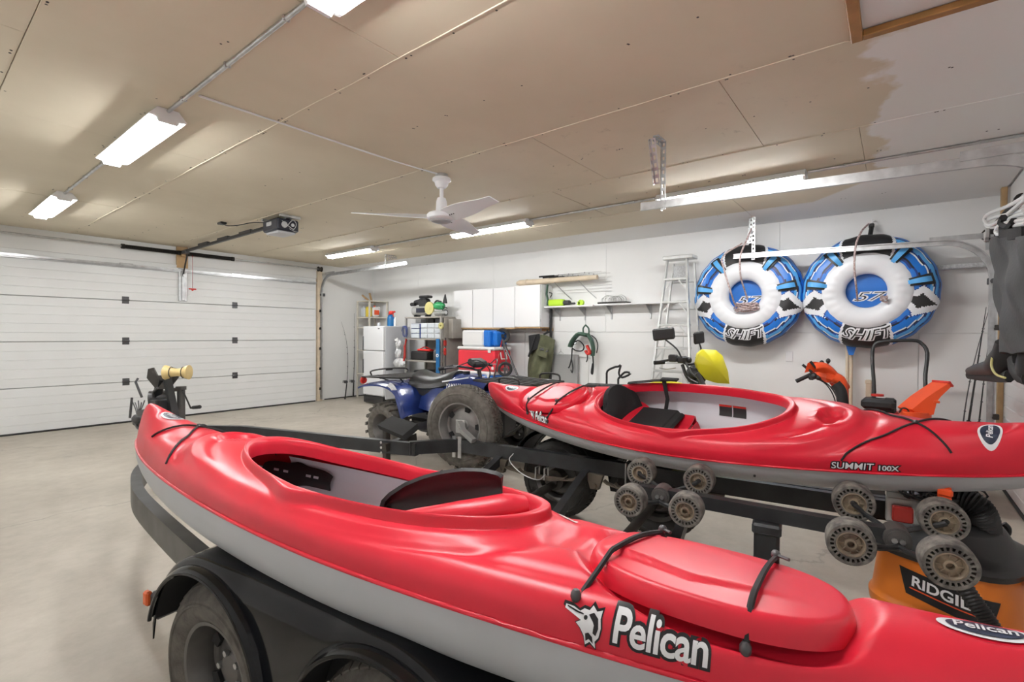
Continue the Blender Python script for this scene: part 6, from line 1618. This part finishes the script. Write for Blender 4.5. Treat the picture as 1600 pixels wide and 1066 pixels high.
# ================================================================ RIGHT SIDE MACHINES
ti = thing('rototiller', 'orange garden machine with black grips and levers', 'garden machine', (5.75, .45, 0))
ht = lambda a, b, X=5.8: P(a, b, X=X)
obj('hood', MB().grid(lambda u, v: ht(1296, 588)+RT*(-.16+.34*u-.03*v)+Vector((0, 0, (.10-.16*u)*1.0+.09*math.sin(PI*min(1, u+.1))-.10*v))-FW*(.06*math.sin(PI*v)), 14, 10).grid(lambda u, v: ht(1296, 588)+FW*.1+RT*(-.16+.34*u-.03*v)+Vector((0, 0, (.10-.16*u)+.09*math.sin(PI*min(1, u+.1))-.10*v)), 14, 10), 'orange_paint', ti)
obj('console', MB().box(ht(1296, 587)+FW*.05, (.16, .20, .13), r=Matrix.Rotation(-.5, 3, 'Z') @ Euler((.2, .1, 0)).to_matrix(), b=.045), 'orange_paint', ti)
obj('neck', MB().tube([ht(1303, 590), ht(1315, 598), ht(1319, 625), ht(1320, 660)], [.06, .05, .04, .035], 10, sm=4), 'orange_paint', ti)
obj('column', MB().tube([ht(1305, 600, 5.74), ht(1314, 612, 5.74), ht(1317, 640, 5.74), ht(1318, 700, 5.8)], .05, 10, sm=3), 'black_plastic', ti)
for a, b, c in (((1244, 596), (1268, 585), .020), ((1254, 570), (1276, 588), .013), ((1266, 565), (1280, 580), .013)): obj('grip', MB().cyl(ht(*a), ht(*b), c, n=12), 'black_matte', ti)
for a, b in (((1283, 575), (1284, 568)), ((1293, 573), (1294, 565))):
    obj('lever', MB().cyl(ht(*a), ht(*b), .006, n=6).sph(ht(b[0], b[1]-1), (.022, .022, .026), 10), 'black_plastic', ti)
obj('clamp_cluster', MB().sph(ht(1272, 588), .035, 10).sph(ht(1279, 590), .03, 10).box(ht(1268, 590), (.05, .05, .05), b=.01), 'black_plastic', ti)
obj('cable', MB().tube([ht(1272, 590), ht(1290, 600), ht(1302, 618), ht(1308, 640)], .006, 6, sm=4).tube([ht(1278, 590), ht(1297, 604), ht(1308, 622), ht(1312, 640)], .006, 6, sm=4), 'black_plastic', ti)
obj('body', MB().box((5.85, .42, .35), (.5, .4, .35), b=.05).cyl((5.6, .62, .2), (5.6, .22, .2), .2, n=24).cyl((6.0, .62, .2), (6.0, .22, .2), .2, n=24), 'orange_paint', ti)
lm = thing('lawn_mower', 'black U-handled lawn mower with dark engine cover', 'lawn mower', (6.0, 0, 0))
obj('handle', MB().tube([ht(1363, 640, 5.9), ht(1366, 612, 5.9), ht(1363, 560, 6.0), ht(1366, 540, 6.05), ht(1380, 534, 6.05), ht(1425, 532, 6.05), ht(1440, 537, 6.05), ht(1449, 552, 6.02), ht(1446, 585, 5.95), ht(1446, 612, 5.9), ht(1446, 680, 5.9)], .016, 10, sm=3), 'black_plastic', lm)
obj('engine_cover', MB().box(ht(1372, 626, 5.75)+Vector((0, 0, -.03)), (.20, .26, .10), b=.03).box(ht(1390, 634, 5.75), (.12, .10, .14), b=.02), 'black_plastic', lm)
obj('cap', MB().cyl(ht(1371, 619, 5.75), ht(1371, 616, 5.75), .05, n=18), 'red', lm)
obj('deck', MB().box((6.0, .0, .22), (.5, .42, .18), b=.06).box((5.9, .08, .50), (.28, .26, .4), b=.06), 'red_plastic', lm)
for x in (5.8, 6.2):
    for y in (-.22, .24): obj('wheel', MB().cyl((x, y-.03, .1), (x, y+.03, .1), .1, n=20), 'black_plastic', lm)
sn = thing('snow_blower', 'orange snow blower with tall flared discharge chute', 'snow blower', (5.3, -.30, 0))
cpt = [(1425, 640), (1447, 622), (1462, 612), (1484, 598), (1488, 603), (1470, 620), (1464, 628), (1459, 648), (1440, 652)]
o0 = P(1445, 640, X=5.4)
def c2(a, b, d=0): return P(a, b, X=5.4)+FW*d
mb = MB(); n = len(cpt); vs = [c2(a, b) for a, b in cpt]+[c2(a, b, .16) for a, b in cpt]
mb.add(vs, [list(range(n))[::-1], list(range(n, 2*n))]+[(i, (i+1) % n, n+(i+1) % n, n+i) for i in range(n)])
mb.box(c2(1462, 628, -.01), (.03, .04, .02), b=.004); ch = obj('chute', mb, 'orange_paint', sn)
obj('chute_edge', MB().tube([c2(1484, 598), c2(1488, 603), c2(1488, 603, .16), c2(1484, 598, .16)], .012, 6, closed=True), 'red', ch)
obj('chute_base', MB().cyl(c2(1442, 650, .08)+Vector((0, 0, -.35)), c2(1442, 645, .08), .11, n=24), 'orange_paint', sn)
obj('auger_housing', MB().box((5.35, -.25, .28), (.5, .45, .45), b=.05), 'orange_paint', sn)
obj('engine', MB().box((5.30, .05, .45), (.30, .2, .30), b=.05), 'black_plastic', sn)
for s in (-1, 1): obj('wheel', MB().cyl((5.32+s*.22, .0, .19), (5.32+s*.27, .0, .19), .19, n=28), 'black_rubber', sn)
obj('cable', MB().tube([c2(1405, 645), c2(1410, 638), c2(1418, 640), c2(1422, 650)], .006, 6, sm=4), 'black_plastic', sn)
for k, (px, lb) in enumerate(((1324, 'left wooden handle leaning below right inflatable tube'), (1330, 'right wooden handle leaning below right inflatable tube'))):
    a, b = P(px, 548, X=6.50), P(px-1, 640, X=6.42); d = b-a; e = b+d*((0.01-b.z)/d.z); solo('wooden_pole', MB().cyl(a+Vector((0, 0, .10)), e, .017, n=12), 'pale_wood', lb, 'pole')
solo('blue_dustpan', MB().prism([(-.05, .04), (.05, .04), (.02, -.07), (-.02, -.07)], P(1330, 545, X=6.42), (0, 1, 0), (0, 0, 1), (.03, 0, 0)), 'tube_blue', 'small blue funnel shape at top of wooden handle', 'funnel')
solo('paint_brush', MB().box(P(1357, 610, X=6.57), (.04, .05, .14), b=.004).box(P(1357, 600, X=6.57)+Vector((0, 0, .02)), (.05, .06, .05), b=.01), 'pale_wood', 'small pale brush hung on the wall', 'brush')
rod('fishing rod with bent tip leaning left of the door track', P(1500, 665, X=6.40)-Vector((0, 0, .48)), P(1512, 515, X=6.5), (0, -.20, .42), .007, None, None, 'gunmetal', 5)
rod('thick black fishing rod between the other two right-hand rods', P(1507, 660, X=6.35)-Vector((0, 0, .3)), P(1541, 480, X=6.5), 0, .010, None, None, 'black_plastic', 4)
rod('fishing rod nearest the curved door track', P(1525, 662, X=6.42)-Vector((0, 0, .3)), P(1543, 545, X=6.5), 0, .008, None, None, 'black_plastic', 4)

# ================================================================ CHEST WADERS ON HANGERS
hz = 2.30; sp_ = Vector((0, -.66, hz))
def hw(a, b, y): return P(a, b, Y=y)
def hanger(lb, pts, y, r=.011):
    t = thing('coat_hanger', lb, 'hanger', hw(*pts[0], y), group='white hangers on the spring')
    obj('shoulder_bar', MB().tube([hw(a, b, y) for a, b in pts], r, 8, sm=4), 'hanger_white', t)
    q = hw(*pts[0], y); z = sp_.z
    obj('hook', MB().tube([q, Vector((q.x, y-.03, q.z+.03)), Vector((q.x, -.61, z-.01)), Vector((q.x, -.66, z+.038)), Vector((q.x, -.70, z))], .004, 6, sm=3), 'hanger_white', t)
    return t
hanger('white hanger with end pointing furthest left', [(1600, 328), (1570, 336), (1550, 341), (1540, 348), (1544, 355), (1556, 354), (1580, 340), (1602, 334)], -.52)
hanger('white hanger crossing under the furthest-left one', [(1604, 306), (1575, 322), (1545, 334), (1538, 343), (1545, 352), (1560, 346), (1602, 312)], -.50)
hanger('lowest white hanger holding the black chest waders', [(1604, 344), (1580, 347), (1562, 352), (1556, 362), (1562, 367), (1572, 356), (1604, 349)], -.47)
wd = thing('chest_waders', 'black chest waders with boots hung by second door', 'waders', (4.2, -.45, 1.0))
Yw = -.50
def leg(u, v):
    # outline between left edge and right edge pixels, top to bottom
    py = 368+ (552-368)*v; xl = np.interp(py, [366, 420, 480, 520, 552], [1573, 1569, 1571, 1576, 1584]); xr = np.interp(py, [366, 420, 480, 552], [1640, 1645, 1650, 1655])
    a = (u-.5)*2; q = P(xl+(xr-xl)*u, py, Y=Yw)
    return q+Vector((0, .06*math.sqrt(max(0, 1-a*a))+.017*math.sin(8*u+5*v)+.009*math.sin(17*u-9*v)+.003*math.sin(3*u+16*v), 0))
obj('leg', MB().sheet(leg, 40, 40, .02), 'wader_grey', wd)
def legb(u, v):
    q = leg(u, v); return Vector((q.x, 2*Yw-q.y-.04, q.z))
obj('back_panel', MB().grid(legb, 20, 20), 'wader_grey', wd)
def wp(a, b, dy=0): return P(a, b, Y=Yw)+Vector((0, dy, 0))
def boot(path, sole, nm='boot', lbl=None):
    o = obj(nm, MB().tube([wp(a, b, dy) for a, b, dy, r in path], [r for *_, r in path], 18, flat=.8), 'boot_black', wd)
    obj('sole', MB().tube([wp(a, b, dy) for a, b, dy in sole], .022, 10, flat=1.6), 'black_matte', o)
    return o
boot([(1578, 535, .0, .06), (1576, 552, .0, .07), (1571, 566, .0, .085), (1560, 573, .0, .07), (1545, 576, .0, .062), (1530, 578, .0, .055), (1520, 580, 0, .045), (1514, 582, 0, .02)], [(1514, 586, 0), (1535, 588, 0), (1560, 589, 0), (1577, 588, 0)])
boot([(1605, 540, -.06, .08), (1606, 560, -.06, .10), (1604, 578, -.06, .10), (1592, 582, -.06, .07), (1584, 575, -.06, .03)], [(1582, 562, -.0), (1584, 576, -.0), (1592, 587, -.0), (1606, 592, -.0)])
obj('boot_rim', MB().tube([wp(1575, 553, .06), wp(1577, 572, .07), wp(1585, 586, .07), wp(1602, 592, .07)], .006, 6, sm=4), 'pale_yellow', wd)
obj('bib', MB().sheet(lambda u, v: wp(1580+40*u, 352+18*v+4*math.sin(PI*u), .03+.03*math.sin(PI*u)), 12, 8, .02), 'black_fabric', wd)
obj('strap', MB().tube([wp(1584, 338, .04), wp(1581, 348, .04), wp(1592, 354, .04), wp(1602, 344, .04)], .018, 6, sm=3), 'black_fabric', wd)
obj('buckle', MB().box(wp(1591, 366, .12), (.012, .02, .06), r=Euler((0, .3, 0)), b=.004).box(wp(1594, 360, .12), (.012, .02, .05), r=Euler((0, -.2, 0)), b=.004), 'galvanized', wd)

# ================================================================ SHOP VACUUM
vx, vy = 2.95, -.22
VS = 1.16
vc = thing('shop_vacuum', 'orange and black shop vacuum with hose, behind the rollers', 'vacuum cleaner', (vx, vy, 0))
RV = Matrix.Rotation(-.35, 3, 'Z')
def vw(x, y, z): return Vector((vx, vy, 0))+RV @ Vector((x*VS, y*VS, 0))+Vector((0, 0, z*1.06))
def vbody(u, v):
    a = 2*PI*u; c, s = math.cos(a), math.sin(a); k = (abs(c)**3.4+abs(s)**3.4)**(-1/3.4)
    z = .085+.30*v; r = np.interp(v, [0, .12, .16, .30, .34, 1], [.225, .243, .250, .255, .243, .222]); return vw(r*k*c, r*k*s*.92, z)
obj('tub', MB().grid(vbody, 64, 24, cu=True).grid(lambda u, v: vw(.225*v*math.cos(2*PI*u), .21*v*math.sin(2*PI*u), .085), 48, 3, cu=True), 'vac_orange', vc)
def vlid(u, v):
    a = 2*PI*u; c, s = math.cos(a), math.sin(a); k = (abs(c)**3.4+abs(s)**3.4)**(-1/3.4)
    r = np.interp(v, [0, .15, .2, .5, .55, .9, 1], [.235, .24, .225, .20, .16, .12, 0]); z = np.interp(v, [0, .15, .2, .5, .55, .9, 1], [.375, .40, .415, .43, .50, .53, .54]); kk = k if v < .5 else 1
    return vw(r*kk*c, r*kk*s*.92, z)
obj('lid', MB().grid(vlid, 64, 30, cu=True), 'black_plastic', vc)
obj('motor_cover', MB().lathe([(.15, .0), (.16, .03), (.14, .06), (0, .07)], vw(.05, .04, .52), n=32), 'vac_orange', vc)
for q_, d_ in (((.0, -.235, .36), (.20, .04, .05)), ((0, .235, .36), (.20, .04, .05))): obj('side_handle', MB().box(vw(*q_), d_, r=RV, b=.012), 'vac_orange', vc)
for k in range(4):
    a = PI/4+PI/2*k; q = vw(.25*math.cos(a), .24*math.sin(a), 0)
    f_ = obj('caster_foot', MB().box(vw(.22*math.cos(a), .21*math.sin(a), .095), (.14, .12, .06), r=RV, b=.02), 'black_plastic', vc); obj('caster_wheel', MB().cyl(q+Vector((-.015, 0, .032)), q+Vector((.015, 0, .032)), .032, n=18), 'black_rubber', f_)
# label facing the camera
lc = (CP-Vector((vx, vy, CAM_H))); lc.normalize(); ls = Vector((-lc.y, lc.x, 0))*1
if ls.dot(RT) < 0: ls = -ls
def vl(a, b, lift): 
    ang = a/.25; d = lc*math.cos(ang)+ls*math.sin(ang); k = 1
    loc = RV.inverted() @ d; m_ = (abs(loc.x)**3.4+abs(loc.y/.92)**3.4)**(-1/3.4); f = np.interp((b+.27-.085)/.30, [0, .12, .16, .30, .34, 1], [.225, .243, .250, .255, .243, .222])
    q = Vector((vx, vy, 0))+d*(f*m_*VS+lift); return Vector((q.x, q.y, (b+.27)*1.06))
mb = MB().grid(lambda u, v: vl(-.165+.29*u+.03*(1-v)*(1 if u < .5 else -1)*abs(2*u-1), -.05+.10*v-.035*(u-.5), .003), 30, 8); lb2 = obj('front_label', mb, 'decal_black', vc)
mb = MB(); put_text(mb, 'RIDGID', lambda a, b: vl(a-.03, b+.012-.12*a, .005), .055, .0014, 0, 1.0, .02); obj('label_lettering', mb, 'decal_white', lb2)
mb = MB().grid(lambda u, v: vl(-.125+.20*u, -.020+.005*v-.12*(-.105+.21*u), .005), 16, 2); obj('label_line', mb, 'orange_paint', lb2)
# hose
hp_ = [P(1420, 770, X=3.1), P(1440, 776, X=3.0), P(1475, 778, X=2.9), P(1512, 784, X=2.85), P(1532, 800, X=2.85), P(1540, 830, X=2.9), P(1532, 850, X=2.95)]
def hose(mb, pts, r):
    p = smooth_path(pts, 14); prof = []; x = None; n = 12
    mb.tube(p, [r if (i//1) % 2 else r*.86 for i in range(len(p))], n)
obj('hose', (lambda m_: (hose(m_, hp_, .055), m_)[1])(MB()), 'black_plastic', vc)
h2 = [P(1490, 890, X=2.45), P(1515, 930, X=2.42), P(1540, 965, X=2.4), P(1562, 1000, X=2.38)]
obj('hose', (lambda m_: (hose(m_, h2, .030), m_)[1])(MB()), 'black_plastic', vc)
mb = MB()
c = P(1468, 768, X=2.8)
for k in range(13):
    a = random.uniform(.05, .13); pts = [c+RT*(a*math.cos(w2)*1.3+.02*math.sin(k*3))+Vector((0, 0, a*.38*math.sin(w2)+.012*math.cos(k*2)))+FW*(.03*math.sin(w2+k)) for w2 in [2*PI*j/16 for j in range(16)]]
    mb.tube(pts, .0045, 6, closed=True)
pc_ = thing('power_cord_coil', 'black power cord coil held by an orange clip', 'cord', c); obj('coil', mb, 'black_plastic', pc_)
obj('clip', MB().box(P(1476, 764, X=2.7), (.02, .045, .10), r=RV, b=.006).box(P(1477, 770, X=2.69), (.02, .05, .03), r=RV, b=.006), 'orange_paint', pc_)
mb = MB().tube([P(1560, 842, X=3.05), P(1573, 836, X=3.05), P(1575, 826, X=3.05), P(1568, 818, X=3.05)], .012, 8, sm=4)
for k in range(4): mb.cyl(P(1558+4*k, 838, X=3.05), P(1557+5*k, 846, X=3.05), .006, n=6)
obj('cord_hook', mb, 'black_plastic', vc)
